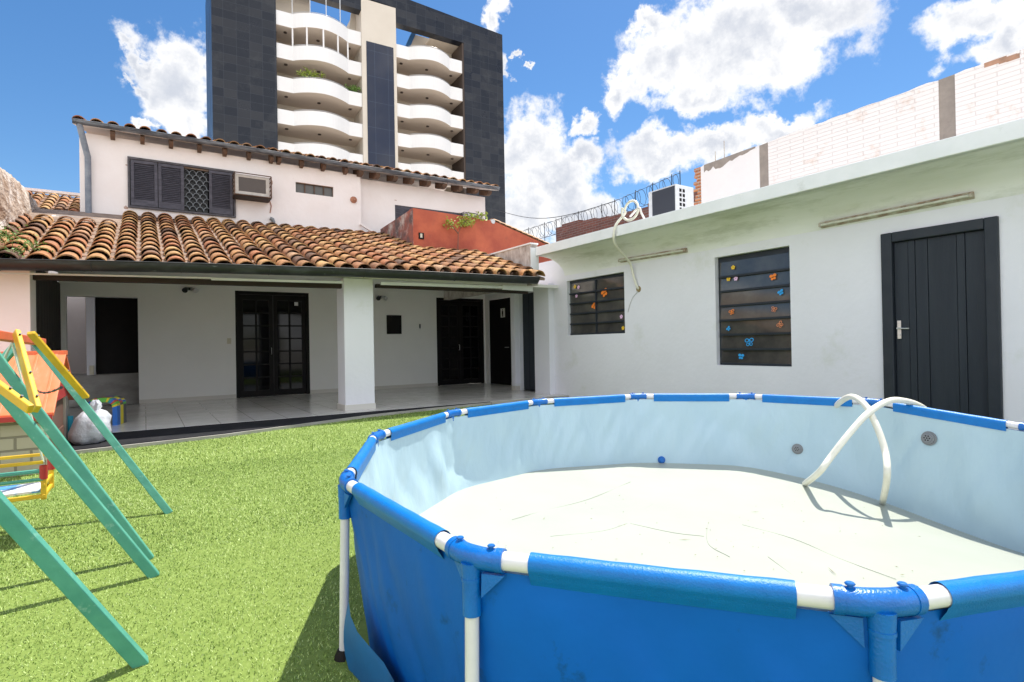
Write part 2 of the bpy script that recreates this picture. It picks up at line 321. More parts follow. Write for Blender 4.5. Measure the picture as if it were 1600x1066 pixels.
def _split(s, name, m, parent=None, **k):
    par = list(range(len(s.v)))
    def fd(a):
        while par[a] != a: par[a] = par[par[a]]; a = par[a]
        return a
    for f in s.f:
        r = fd(f[0])
        for q in f[1:]: par[fd(q)] = r
    comp = {}
    for i, f in enumerate(s.f): comp.setdefault(fd(f[0]), []).append(i)
    res = []
    for fs in comp.values():
        idx = {}; mb = MB()
        for i in fs:
            for q in s.f[i]:
                if q not in idx: idx[q] = len(idx); mb.v.append(s.v[q])
            mb.f.append(tuple(idx[q] for q in s.f[i])); mb.sm.append(s.sm[i]); mb.c.append(s.c[i])
        res.append(mb.make(name, m, parent, **k))
    return res
MB.split = _split
def tag(o, label=None, cat=None, group=None, kind=None):
    if label: o['label'] = label
    if cat: o['category'] = cat
    if group: o['group'] = group
    if kind: o['kind'] = kind
    return o
def thing(name, label, cat, loc=(0, 0, 0), group=None, local=False, rz=0.):
    o = bpy.data.objects.new(name, None); COL.objects.link(o); o.location = loc; o.rotation_euler.z = rz; o.empty_display_size = .2
    if local: LOCALS.add(o.name); o['_local'] = 1
    return tag(o, label, cat, group)
LOCALS = set()
def solo(o, label, cat, group=None): return tag(o, label, cat, group)
def copy_tree(o, parent=None):
    c = o.copy(); COL.objects.link(c)
    if parent is not None: c.parent = parent
    for ch in [x for x in bpy.data.objects if x.parent == o]: copy_tree(ch, c)
    return c
def smooth_pts(pts, n=8):                                # Catmull-Rom
    P = [Vector(p) for p in pts]; Q = [P[0]*2-P[1]]+P+[P[-1]*2-P[-2]]; o = []
    for i in range(1, len(Q)-2):
        a, b, c, d = Q[i-1:i+3]
        for k in range(n):
            t = k/n; o.append(.5*((2*b)+(c-a)*t+(2*a-5*b+4*c-d)*t*t+(3*b-a-3*c+d)*t**3))
    o.append(P[-1]); return o

# ------------------------------------------------------------------ the setting: ground
FL = .06                                                 # patio floor level
def gz(x, y):                                            # the yard falls away slightly towards the annex, beyond the pool
    a = min(1, max(0, (x-2.7)/1.9)); b = min(1, max(0, (4.6-y)/2.6)); c = min(1, max(0, (y+3.5)/3)); e = min(1, max(0, (7.4-x)/.9)) if x > 7.4 else 1
    f_ = a*b; return -.30*f_*f_*(3-2*f_)*c*(.0 if x > 8.3 else e)
g = MB(); XS = [-400, -40, -8]+list(np.linspace(-3, 9, 61))+[20, 60, 400]; YS = [-400, -40, -8]+list(np.linspace(-4, 8.9, 61))+[14, 22, 80, 400]
g.grid([[(x, y, gz(x, y)) for x in XS] for y in YS], True)
tag(g.make('ground', mat('town_ground', (.48, .44, .39), .95, (.38, .35, .31), .2, 1)), kind='structure')
g = MB(); XS = np.linspace(-3.4, 7.26, 60); YS = np.linspace(-4, 9.0, 60); g.grid([[(x, y, gz(x, y)+.0) for x in XS] for y in YS], True); g.v = [(x, y, z+.006) for x, y, z in g.v]
tag(g.make('lawn_base', m_ground), kind='structure')
fl = MB(); fl.box(-3, 8.2, 9.02, 13.6, -.05, FL); tag(fl.make('patio_floor', m_floor), kind='structure')
st = MB(); sp = [(-3.4, 7.42), (-.66, 7.75), (.83, 7.97), (2.0, 8.36), (3.0, 8.68), (4.1, 8.88), (5.4, 9.005), (5.4, 9.017), (-3.4, 9.017)]
st.prism([(x, y, -.03) for x, y in sp], (0, 0, .03+FL-.004)); tag(st.make('patio_threshold', m_kerb, bevel=.006), kind='structure')
st = MB(); st.box(5.404, 7.26, 8.95, 9.017, -.05, FL-.006); tag(st.make('patio_kerb', m_conc), kind='structure')
st = MB()
e1 = [(x, y-.035) for x, y in sp[:7]]; st.prism([(x, y, -.03) for x, y in e1+[(x, y-.002) for x, y in sp[:7]][::-1]], (0, 0, .03+.046))
tag(st.make('concrete_edging', m_conc), kind='structure')
cf = MB(); _z = AY(180, 585, 14.6).z
cf.add([(-3, 13.62, .04), (1.5, 13.62, .04), (1.5, 14.6, _z), (-3, 14.6, _z), (1.5, 17.5, _z+.02), (-3, 17.5, _z+.02)], [(0, 1, 2, 3), (3, 2, 4, 5)])
cf.add([(-3, 13.62, .04), (1.5, 13.62, .04), (1.5, 13.62, -.1), (-3, 13.62, -.1)], [(0, 1, 2, 3)])
tag(cf.make('back_yard_floor', m_conc), kind='structure')

# ------------------------------------------------------------------ pool outline (rim joints as surveyed)
RZ = .634
J = [(1.12, .49), (.62, 1.13), (.598, 2.03), (1.03, 2.94), (1.83, 3.60), (2.76, 3.82), (3.72, 3.61), (4.39, 2.97), (4.66, 2.06), (4.62, 1.12, .54), (4.15, .42, .53), (3.45, .05, .55), (2.70, .0, .58), (1.98, .21, .61)]
J = [Vector((*q[:2], q[2] if len(q) > 2 else RZ)) for q in J]
PC = Vector((2.65, 1.9, 0))
NJ = len(J)
def rtop(th, full=False):
    d = Vector((math.cos(th), math.sin(th)))
    best = 0; zz = RZ
    for i in range(NJ):
        a = J[i].xy-PC.xy; b = J[(i+1) % NJ].xy-PC.xy; e = b-a
        den = d.x*e.y-d.y*e.x
        if abs(den) < 1e-9: continue
        t = (a.x*e.y-a.y*e.x)/den; s_ = (a.x*d.y-a.y*d.x)/den
        if t > 0 and -1e-6 <= s_ <= 1+1e-6: best = max(best, t); zz = J[i].z*(1-s_)+J[(i+1) % NJ].z*s_
    return (best, zz) if full else best
# ------------------------------------------------------------------ turf
def turf():
    def outside(x, y):
        th = math.atan2(y-PC.y, x-PC.x); return math.hypot(x-PC.x, y-PC.y) > rtab[int((th+PI)/(2*PI)*720) % 720]+.0
    rtab = [rtop(-PI+2*PI*(i+.5)/720)-.02 for i in range(720)]
    P = []
    def patch(n, x0, x1, y0, y1, sz):
        X = rng.uniform(x0, x1, n); Yv = rng.uniform(y0, y1, n)
        for x, y in zip(X, Yv):
            lim = np.interp(x, [a for a, b in e1], [b for a, b in e1]) if x < 5.4 else 8.93
            if y < lim-.004 and outside(x, y): P.append((x, y, sz))
    patch(190000, -2.6, 1.2, .9, 3.6, 1.0)
    patch(170000, -2.6, 1.9, 3.6, 6.2, 1.25)
    patch(80000, -2.2, 5.5, 6.2, 9.1, 1.7)
    patch(14000, 1.9, 7.2, 3.0, 6.2, 1.8)
    patch(14000, -3, 7.2, -1.5, .9, 1.6)
    patch(9000, 4.4, 7.2, .9, 3.0, 1.8)
    P = np.array(P); n = len(P)
    h = P[:, 2]*rng.uniform(.011, .022, n); w = P[:, 2]*rng.uniform(.0012, .0019, n)
    az = rng.uniform(0, 2*PI, n); lean = rng.uniform(.3, 1.4, n); la = az+PI/2+rng.normal(0, .4, n)
    ax = np.cos(az)*w; ay = np.sin(az)*w
    tx = np.cos(la)*h*np.sin(lean); ty = np.sin(la)*h*np.sin(lean); tz = h*np.cos(lean)
    gzz = np.array([gz(x, y) for x, y in P[:, :2]])
    V = np.empty((n, 5, 3), dtype=np.float32)
    V[:, 0] = np.c_[P[:, 0]-ax, P[:, 1]-ay, np.full(n, .001)]
    V[:, 1] = np.c_[P[:, 0]+ax, P[:, 1]+ay, np.full(n, .001)]
    V[:, 2] = np.c_[P[:, 0]+ax*.9+tx*.4, P[:, 1]+ay*.9+ty*.4, tz*.62]
    V[:, 3] = np.c_[P[:, 0]-ax*.9+tx*.4, P[:, 1]-ay*.9+ty*.4, tz*.62]
    V[:, 4] = np.c_[P[:, 0]+tx, P[:, 1]+ty, tz]
    V[:, :, 2] += gzz[:, None]
    me = bpy.data.meshes.new('artificial_turf')
    me.vertices.add(n*5); me.vertices.foreach_set('co', V.ravel())
    base = np.arange(n, dtype=np.int32)[:, None]*5
    loops = (base+np.array([0, 1, 2, 3, 3, 2, 4], dtype=np.int32)).ravel()
    me.loops.add(n*7); me.loops.foreach_set('vertex_index', loops)
    starts = (np.arange(n, dtype=np.int32)[:, None]*7+np.array([0, 4], dtype=np.int32)).ravel()
    me.polygons.add(n*2); me.polygons.foreach_set('loop_start', starts)
    try: me.polygons.foreach_set('loop_total', np.tile(np.array([4, 3], dtype=np.int32), n))
    except Exception: pass
    me.update(calc_edges=True)
    ca = me.color_attributes.new('rnd', 'FLOAT_COLOR', 'CORNER')
    patchy = np.array([.5+.5*noise.noise(Vector((x*1.1, y*1.1, 0))) for x, y in P[:, :2]])
    c = np.clip(rng.uniform(0, 1, n)**1.15*.78+patchy*.34-.06, .01, 1).astype(np.float32)
    arr = np.ones((n*7, 4), dtype=np.float32); arr[:, :3] = np.repeat(c, 7)[:, None]; ca.data.foreach_set('color', arr.ravel())
    me.materials.append(m_grass); me.validate()
    o = bpy.data.objects.new('artificial_turf', me); COL.objects.link(o)
    tag(o, 'bright green artificial turf covering the yard between patio and pool', 'turf', kind='stuff')
turf()

# ------------------------------------------------------------------ barrel tile roof builder
def tiles(mbc, mbp, x0, x1, pitch, zfun, y0, y1fun, step=.34, r=.122):
    """columns of cover tiles running up +Y over pan tiles; zfun(x,y) is the bedding surface"""
    n = int(round((x1-x0)/pitch))
    for i in range(n+1):
        x = x0+i*pitch+random.uniform(-.008, .008)
        ye = y1fun(x); k = int((ye-y0)/step)+1
        for j in range(k):
            ya = y0+j*step+random.uniform(-.02, .02)-(.03 if j == 0 else 0); yb = min(ya+step+.09, ye+.02)
            if yb-ya < .1: continue
            c = min(1, max(.02, random.gauss(.5, .27)+(.0)))
            if random.random() < .07: c = .8
            dz = random.uniform(-.004, .006); xo = random.uniform(-.006, .006); rot = random.uniform(-.03, .03)
            G = []
            for (yy, rr, lift) in ((ya, r*1.04, .030+dz), (yb, r*.84, .0)):
                row = []
                for q in range(9):
                    a = PI*q/8
                    row.append((x+xo+rot*(yy-ya)+rr*math.cos(a), yy, zfun(x, yy)+lift+rr*.92*math.sin(a)-.01))
                G.append(row)
            th = .017
            inner = [[(px*(1-.0)+0, py, pz-th) if 0 < q < 8 else (px+(th if q == 8 else -th), py, pz) for q, (px, py, pz) in enumerate(row)] for row in G]
            mbc.grid(G, True, c)
            fr = []                                              # the thick clay lip at the low end
            for q in range(8): fr.append((q, q+1, 9+q+1, 9+q))
            mbc.add(G[0]+inner[0], fr, False, c)
            mbc.grid(inner, True, c)
        # pan tiles between this column and the next
        if i < n:
            xp = x0+(i+.5)*pitch
            yq = y1fun(xp)
            for j in range(int((yq-y0)/step)+1):
                ya = y0+j*step+.1-(.13 if j == 0 else 0); yb = min(ya+step+.04, yq)
                if yb <= ya: continue
                G = [[(xp+.10*math.cos(PI+PI*q/6), yy, zfun(xp, yy)+l+.055+.06*math.sin(PI+PI*q/6)) for q in range(7)] for yy, l in ((ya, .018), (yb, .0))]
                mbp.grid(G, True)

# ------------------------------------------------------------------ THE HOUSE
D = 13.45
house = thing('white_house', 'white two-storey house with tiled roofs and an open tiled patio behind the turf', 'house', (3, D, 0))
XR = 7.95
wl = MB()
d1 = (1.65, 3.20, FL, 2.40); d2 = (6.46, 7.90, FL, 2.40); od = (-1.24, -.11, FL, 2.19)
wl.wall('y', D, D+.2, -1.35, XR+.2, -.1, 2.70, [d1, d2, od])
wl.make('patio_back_wall', m_inner, house)
wl = MB(); wl.wall('x', XR, XR+.2, 10.76, D-.002, -.1, 2.75, [(12.15, 13.25, FL, 2.36)]); wl.make('patio_side_wall', m_inner, house)
wl = MB()
wl.box(-1.22, XR, D-.014, D-.002, FL, FL+.075)
wl2 = MB()
for a, b in ((-.11, 1.65), (3.2, 6.46)): wl2.box(a+.002, b-.002, D-.016, D-.001, FL+.001, FL+.085)
wl2.box(XR-.016, XR-.001, 10.78, 12.14, FL+.001, FL+.085)
wl2.split('skirting', mat('skirting_tile', (.60, .57, .52), .3), house)
# the ceiling under the lower roof
cl = MB(); cl.prism([(-1.33, 9.25, 2.285), (-1.33, 13.44, 2.62), (-1.33, 13.44, 2.68), (-1.33, 9.25, 2.345)], (9.25, 0, 0)); cl.make('patio_ceiling', m_inner, house)
# columns and left front wall
c = MB(); cx0 = AY(540, 640, 9.30).x; cx1 = AY(586, 638, 9.30).x
c.box(cx0, cx1, 9.30, 9.72, FL, 2.28); colo = c.make('column', m_plaster, house, bevel=.008)
c = MB(); c.box(cx0-.012, cx1+.012, 9.288, 9.735, FL+.001, FL+.10); c.make('column_base', mat('base_tile', (.62, .60, .56), .3), colo)
lw = MB(); lw.box(-4.5, -1.20, 9.2, 9.65, 0, 2.24); lw.make('front_wall', m_pink, house, bevel=.006)
bw = MB(); bw.box(-1.45, -1.325, 9.66, D-.004, .02, 2.42)
for k in range(13): bw.box(-1.325, -1.317, 9.67+k*.29, 9.67+k*.29+.27, .03, 2.41)
bw.make('boarded_side_wall', m_brown, house)
bm_ = MB()
bm_.obox(AY(50, 433, 9.45), AY(535, 447.5, 9.45), .10, .075); bm_.obox(AY(587, 447, 9.45), AY(823, 457, 9.45), .10, .06)
bm_.split('eaves_beam', m_wood, house)
fb = MB(); fb.obox(AY(-40, 426, 9.1), AY(330, 434.5, 9.1), .03, .02); fb.obox(AY(330, 436, 9.1), AY(535, 441.5, 9.1), .03, .035)
fb.obox(AY(595, 443, 9.1), AY(785, 449, 9.1), .03, .05); fb.obox(AY(785, 449, 9.08), AY(832, 452, 9.08), .03, .09)
fb.split('fascia_board', m_slab, house)
# gutter (half-round channel, sagging)
def chan(path, r, flip=1):
    mb = MB(); G = []; 
    for p in path:
        p = Vector(p); G.append([(p.x, p.y-flip*r*math.cos(a), p.z-r*1.05*math.sin(a)) for a in [PI*q/10 for q in range(11)]])
    mb.grid(G, True); G2 = [[(x, y+(.004 if y < p[1] else -.004), z+.004) for (x, y, z) in row] for row, p in zip(G, [tuple(q) for q in path])]
    mb.grid(G2, True)
    for row in (G[0], G[-1]): mb.add(row, [tuple(range(len(row)))])
    lip = [(r0[0][0], r0[0][1]-.004, r0[0][2]) for r0 in G]
    mb.tube(lip, .009, 6)
    return mb
gp = smooth_pts([AY(-160, 403, 8.75), AY(0, 407, 8.75), AY(215, 411, 8.75), AY(420, 417, 8.75), AY(640, 425, 8.75), AY(838, 434.5, 8.75)], 6)
gt = chan(gp, .112).make('gutter', m_gutter, house)
br = MB()
for i in range(2, len(gp)-1, 4):
    p = gp[i]; br.tube([(p.x, p.y-.114*math.cos(a), p.z-.120*math.sin(a)+.002) for a in [PI*q/8 for q in range(9)]], .006, 5, cap=False)
br.split('gutter_bracket', m_gutter, house)
# lower roof
def eavez(x): return float(np.interp(x, [-1.5, .5, 1.5, 3.8, 6.5], [2.20, 2.255, 2.29, 2.375, 2.44]))
def rz(x, y): return eavez(x) + (y-8.78)*((3.84+.012*x-eavez(x))/(D-8.78))
cov = MB(); pan = MB()
tiles(cov, pan, -2.5, 6.25, .2865, rz, 8.72, lambda x: 12.05 if x < -.25 else (D-.01 if x < 4.95 else 11.34))
rf = cov.make('tiled_roof', m_tile, house); pan.make('pan_tiles', m_pan, rf)
bd = MB(); 
bd.prism([(-2.6, 8.76, rz(-2.6, 8.76)-.02), (6.55, 8.76, rz(6.5, 8.76)-.02), (6.55, D-.01, rz(6.5, D)-.02), (-2.6, D-.01, rz(-2.6, D)-.02)], (0, 0, -.05)); bd.make('roof_deck', mat('roof_bedding', (.30, .22, .17), .95, (.16, .11, .08), 6, 1), house)
# capped parapet where the left part of the roof stops
pp = MB(); pp.box(-1.40, -.10, 12.56, 12.68, 3.0, 3.50); pp.make('roof_parapet', m_pink, house)
pp = MB(); a = AY(88, 338, 12.6); b = AY(216, 351, 12.6); pp.obox(a, b, .16, .035); pp.obox(a, AY(78, 349, 12.0), .10, .035); pp.make('parapet_cap', mat('cap_mortar', (.66, .60, .54), .9), house)
# upper storey
UW = 5.34
XL = AY(134, 260, D).x; XC = AY(563.5, 300, D).x; XE = AY(758, 320, D+.25).x
uw = MB()
shx0 = AY(203, 290, D).x; shx1 = AY(365, 305, D).x; shz0 = 4.02; shz1 = 4.95
smx0 = AY(462, 293, D).x; smx1 = AY(521, 300, D).x
uw.wall('y', D+.001, D+.24, XL, XC, 2.71, UW, [(shx0, shx1, shz0, shz1), (smx0, smx1, 4.72, 4.96)])
uw.make('upper_wall', m_pink, house)
uw = MB(); r0 = AY(617, 320, D+.25)
uw.wall('y', D+.25, D+.45, XC-.05, XE, 2.71, UW, [(r0.x, r0.x+2.0, 4.05, r0.z)]); uw.box(XC-.05, XC-.002, D+.005, D+.25, 2.71, UW-.01)
uw.make('upper_wall', m_pink, house)
uw = MB(); uw.box(XL-.10, XL-.002, D+.06, 18.8, 2.71, UW); uw.box(XE-.2, XE-.01, D+.46, 18.8, 0, UW); uw.box(XL, XE, 18.8, 19, 2.7, UW); uw.box(XL, XE-.21, D+.46, 18.79, 2.70, 2.80); uw.make('upper_side_wall', m_pink, house)
# upper roof, rafters, gutter
GY = 13.17
ga = AY(113, 187, GY); gb = AY(779, 294, GY)
def uz(x, y): return ga.z+(gb.z-ga.z)*(x-ga.x)/(gb.x-ga.x)-.015+(y-GY)*.28
cov = MB(); pan = MB(); tiles(cov, pan, ga.x+.1, gb.x-.05, .262, uz, GY-.03, lambda x: 16.3, step=.36, r=.098)
urf = cov.make('upper_tiled_roof', m_tile, house); pan.make('pan_tiles', m_pan, urf)
dk = MB(); dk.prism([(ga.x, GY, uz(ga.x, GY)-.03), (gb.x, GY, uz(gb.x, GY)-.03), (gb.x, 16.3, uz(gb.x, 16.3)-.03), (ga.x, 16.3, uz(ga.x, 16.3)-.03)], (0, 0, -.03))
dk.prism([(ga.x, 16.3, uz(ga.x, 16.3)-.03), (gb.x, 16.3, uz(gb.x, 16.3)-.03), (gb.x, 19.4, uz(gb.x, 13)-.03), (ga.x, 19.4, uz(ga.x, 13)-.03)], (0, 0, -.03))
dk.make('upper_roof_deck', m_pink, house)
chan([ga, (ga+gb)/2+Vector((0, 0, -.01)), gb], .068).make('upper_gutter', mat('worn_gutter', (.055, .06, .075), .55, (.20, .22, .25), 5, 1, lo=.4, hi=.65, stretch=(.5, 1, 3)), house)
def rafter(u, v, big=0):
    p = AY(u, v, GY+.02); z = uz(p.x, GY)-.10
    mb = MB(); w = .075 if not big else .11
    L_ = D+.26 if big else D
    mb.prism([(p.x-w/2, GY+.075, z-.01), (p.x-w/2, GY+.075, z+.03), (p.x-w/2, L_+.05, z+.03+.15), (p.x-w/2, L_+.05, z+.02), (p.x-w/2, GY+.26, z-.075), (p.x-w/2, GY+.12, z-.06)], (w, 0, 0))
    mb.make('rafter', m_rafter, house)
for u in (176, 223, 268, 313, 353, 391, 426, 438, 474, 508, 543): rafter(u, 250)
for u in (566, 592, 620, 646, 672, 697, 722, 747, 767): rafter(u, 270, 1)
# down pipe at the left corner
dp = MB(); q = AY(137, 230, D-.07)
dp.tube([ga+Vector((.10, .02, -.05)), ga+Vector((.12, .05, -.16)), (q.x+.0, D-.09, 4.86), (q.x, D-.07, 4.74), (q.x, D-.07, 3.3)], .052, 10); dp.make('down_pipe', mat('pipe_grey', (.15, .17, .21), .6, (.26, .28, .31), 6, 1), house)
# conduit, vent, damage on upper wall
vt = MB(); p = AY(553, 312, D-.03); vt.tube([(p.x, D+.01, p.z), (p.x, D-.04, p.z-.005)], [.085, .075], 14); vt.tube([(p.x, D-.04, p.z), (p.x+.02, D-.09, p.z-.04)], .03, 8)
vt.make('clay_vent', mat('terracotta', (.48, .22, .13), .85, (.36, .16, .10), 12, 1), house)
cd = MB(); cd.tube([AY(421, 313, D-.012), AY(424, 322, D-.012), AY(422, 333, D-.012)], .010, 6); cd.make('crack_patch', mat('exposed_brick', (.40, .17, .11), .95), house)
for uu, vv, ww, hh in ((197, 325, .06, .05), (425, 285, .025, .07), (199, 258, .05, .02), (160, 347, .12, .03), (618, 313, .05, .015)):
    p = AY(uu, vv, D-.003 if uu < 563 else D+.247); cd = MB(); nn_ = 11
    cd.prism([(p.x+ww*random.uniform(.5, 1)*math.cos(2*PI*k/nn_), p.y, p.z+hh*random.uniform(.4, 1)*math.sin(2*PI*k/nn_)) for k in range(nn_)], (0, .0025, 0)); cd.make('spalled_patch', mat('spalled_render', (.42, .27, .21), .95, (.55, .42, .36), 14, 1), house)
pt = MB(); p = AY(422, 341, D-.04); pt.tube([p, p+Vector((.05, 0, -.02)), p+Vector((.08, .03, -.09))], .04, 8); pt.make('drain_stub', m_fit, house)
fs = MB(); fs.obox(AY(563, 350, D-.03), AY(585, 364, D-.03), .06, .05); fs.make('flashing', m_pink, house)

def shutter(x0, x1, z0, z1, y, parent):
    f = MB(); w = .055
    f.box(x0, x0+w, y-.035, y, z0, z1); f.box(x1-w, x1, y-.035, y, z0, z1); f.box(x0+w, x1-w, y-.035, y, z0, z0+.13); f.box(x0+w, x1-w, y-.035, y, z1-.06, z1)
    so_ = f.make('shutter', m_shut, parent, bevel=.003)
    s_ = MB(); n = 19
    for i in range(n):
        z = z0+.14+(z1-z0-.21)*(i+.5)/n; s_.add([(x0+w, y-.034, z-.016), (x1-w, y-.034, z-.016), (x1-w, y-.004, z+.014), (x0+w, y-.004, z+.014), (x0+w, y-.034, z-.011), (x1-w, y-.034, z-.011), (x1-w, y-.004, z+.019), (x0+w, y-.004, z+.019)], [(0, 1, 2, 3), (4, 5, 6, 7), (0, 1, 5, 4), (2, 3, 7, 6)])
    s_.box(x0+w, x1-w, y-.002, y+.0, z0+.13, z1-.06)
    s_.make('louvre', m_shut, so_)
m_shut = mat('grey_shutter_paint', (.085, .08, .10), .7, (.045, .042, .055), 7, 1, bump=.002, bscale=30, stretch=(1, 1, 3))
win = MB(); y = D-.02
win.box(shx0-.035, shx1+.035, y-.03, y+.03, shz1, shz1+.045); win.box(shx0-.035, shx1+.035, y-.03, y+.03, shz0-.04, shz0); win.box(shx0-.035, shx0, y-.03, y+.03, shz0, shz1); win.box(shx1, shx1+.035, y-.03, y+.03, shz0, shz1)
wn = win.make('shuttered_window', mat('dark_window_frame', (.05, .045, .05), .7, (.10, .09, .10), 9, 1), house, bevel=.004)
xs = [AY(u, 300, D).x for u in (204, 247, 288, 326, 364)]
for a, b in ((0, 1), (1, 2), (3, 4)): shutter(xs[a]+.006, xs[b]-.006, shz0+.008, shz1-.008, D-.012, wn)
gl = MB(); gl.box(shx0, shx1, D+.12, D+.14, shz0, shz1); gl.make('pane', m_glass, wn)
lt = MB(); x0, x1 = xs[2]+.03, xs[3]-.03
z = shz0+.04
rows = 9; hh = (shz1-shz0-.08)/rows; wq = (x1-x0)/3
for r_ in range(rows):
    for k in range(4):
        xx = x0+(k+.5*(r_ % 2))*wq
        if xx > x1: continue
        lt.tube([(xx-wq*.5*math.cos(t)*1.0, D+.03, shz0+.04+(r_+.5)*hh+hh*.9*(math.sin(t)-.5)) for t in [PI*q/6 for q in range(7)]], .007, 4)
lt.make('security_lattice', mat('lattice_grey', (.22, .24, .26), .6), wn)
sw = MB(); n = 4
for k in range(n+1):
    xx = smx0+(smx1-smx0)*k/n; sw.box(xx-.012, xx+.012, D+.05, D+.07, 4.72, 4.96)
sw.box(smx0, smx1, D+.05, D+.07, 4.945, 4.96); sw.box(smx0, smx1, D+.05, D+.07, 4.72, 4.735)
sm = sw.make('small_window', m_rafter, house); gl = MB(); gl.box(smx0, smx1, D+.075, D+.085, 4.72, 4.96); gl.make('pane', mat('dusty_glass', (.10, .095, .085), .35), sm)
rw = MB(); rw.box(r0.x, r0.x+2.0, D+.27, D+.29, 4.05, r0.z)
for k in range(12): rw.box(r0.x, r0.x+2.0, D+.255, D+.275, 4.08+k*.055, 4.08+k*.055+.02)
rw.make('louvred_window', m_shut, house)

# patio doors
def french(x0, x1, z0, z1, y):
    f = MB(); w = .07
    f.box(x0, x0+w, y-.03, y+.06, z0, z1); f.box(x1-w, x1, y-.03, y+.06, z0, z1); f.box(x0+w, x1-w, y-.03, y+.06, z1-w, z1)
    d = f.make('french_door', m_black, house, bevel=.004)
    xm = (x0+x1)/2; leafw = (xm-x0-w)
    for (a, b) in ((x0+w+.003, xm-.003), (xm+.003, x1-w-.003)):
        l = MB(); s = .085; yb, yf = y+.05, y+.01
        zz = [z0+.02, z0+.02+.16]; 
        l.box(a, a+s, yf, yb, z0+.01, z1-w-.003); l.box(b-s, b, yf, yb, z0+.01, z1-w-.003)
        l.box(a+s, b-s, yf, yb, z0+.01, z0+.14); l.box(a+s, b-s, yf, yb, z1-w-.12, z1-w-.003)
        H = z1-w-.12-(z0+.14); nr = 7
        for i in range(1, nr): zc = z0+.14+H*i/nr; l.box(a+s, b-s, yf+.006, yb-.006, zc-.016, zc+.016)
        xc = (a+b)/2; l.box(xc-.02, xc+.02, yf+.004, yb-.004, z0+.14, z1-w-.12)
        lo_ = l.make('door_leaf', m_black, d)
        p_ = MB(); p_.box(a+s, b-s, yf+.018, yf+.024, z0+.14, z1-w-.12); p_.make('pane', m_glass, lo_) if False else None
    p_ = MB()
    for (a, b) in ((x0+w+.003, xm-.003), (xm+.003, x1-w-.003)): p_.box(a+.086, b-.086, y+.026, y+.032, z0+.141, z1-w-.121)
    p_.make('pane', m_glass, d)
    h_ = MB(); h_.tube([(xm-.05, y-.005, 1.0), (xm-.05, y-.04, 1.0), (xm-.05, y-.04, 1.14), (xm-.05, y-.005, 1.14)], .008, 6); h_.make('handle', m_steel, d)
    return d
fd1 = french(*d1, D+.03); french(*d2, D+.03)
sg = MB(); p = AY(463, 475, D-.02); sg.box(p.x-.04, p.x+.04, D-.012, D-.004, p.z-.04, p.z+.04); sg.make('door_notice', m_metal, fd1)
# side door with wc sign
sdr = MB(); sdr.box(XR+.02, XR+.06, 12.16, 13.24, FL, 2.35); sdo = sdr.make('side_door', m_black, house)
sg = MB(); p = AX(784.5, 489, XR-.01); sg.box(XR+.006, XR+.018, p.y-.10, p.y+.10, p.z-.12, p.z+.12); sgo = sg.make('toilet_sign', mat('sign_white', (.75, .75, .72), .5), sdo)
fg = MB(); X0 = XR+.001
fg.box(X0, X0+.004, p.y-.03, p.y+.03, p.z-.035, p.z+.05); fg.box(X0, X0+.004, p.y-.028, p.y-.006, p.z-.10, p.z-.036); fg.box(X0, X0+.004, p.y+.006, p.y+.028, p.z-.10, p.z-.036)
fg.tube([(X0, p.y, p.z+.078), (X0+.004, p.y, p.z+.078)], .02, 12); fg.make('figure_symbol', m_black, sgo)
hn = MB(); hn.tube([(XR+.03, 12.28, 1.05), (XR-.03, 12.28, 1.05), (XR-.03, 12.40, 1.05)], .01, 6); hn.make('handle', m_steel, sdo)
# passage beyond the opening
PY = 14.6
a = AY(148, 465, PY); b = AY(219, 465, PY); zf = AY(180, 585, PY).z
pw = MB(); pw.wall('y', PY, PY+.18, a.x-.15, 1.4, 0, 2.69, [(a.x, b.x+.25, zf, 2.45)]); pw.make('rear_passage_wall', m_plaster, house)
pw = MB(); pw.box(1.3, 1.45, D+.21, PY-.002, 0, 2.69); pw.make('rear_side_wall', m_plaster, house)
pw = MB(); pw.box(-1.95, -1.80, D+.21, 17.6, 0, 2.5); pw.make('yard_wall', m_plaster, house)
pw = MB(); pw.box(-1.79, 1.4, 17.4, 17.6, 0, 2.3); pw.make('yard_wall', m_plaster, house)
dr_ = MB(); dr_.box(a.x+.002, b.x+.25, PY+.12, PY+.17, zf+.01, 2.449); dr_.make('rear_doorway', m_black, house)
dr_ = MB(); dr_.box(a.x-.10, a.x-.03, PY-.06, PY-.001, zf+.01, zf+.20); dr_.make('meter_cover', m_cream, house)

# things on the patio walls
def spotlight(u, v, lab):
    p = AY(u, v, D-.1); t = thing('wall_spotlight', lab, 'light', (p.x, D, p.z), 'twin spotlights on the patio wall')
    b_ = MB(); b_.box(p.x-.05, p.x+.05, D-.03, D-.001, p.z-.03, p.z+.03); b_.make('bracket', m_dmetal, t)
    for s in (-1, 1):
        h = MB(); h.tube([(p.x+s*.02, D-.03, p.z), (p.x+s*.075, D-.10, p.z-.01), (p.x+s*.10, D-.16, p.z-.05)], [.015, .04, .055], 12); h.make('lamp_head', m_dmetal if s < 0 else m_metal, t)
spotlight(297, 451, 'twin-headed spotlight high on the patio wall left of the white column')
spotlight(596, 464, 'twin-headed spotlight high on the patio wall right of the white column')
p0 = AY(604.5, 492.5, D-.03); p1 = AY(627.5, 522, D-.03)
t = thing('fuse_box', 'small black square panel mounted on the patio wall', 'panel', (p0.x, D, p1.z))
b_ = MB(); b_.box(p0.x, p1.x, D-.04, D-.001, p1.z, p0.z); b_.make('case', m_black, t, bevel=.004)
b_ = MB(); b_.box(p0.x+.02, p1.x-.02, D-.046, D-.041, p1.z+.02, p0.z-.02); b_.make('door', m_black, t)
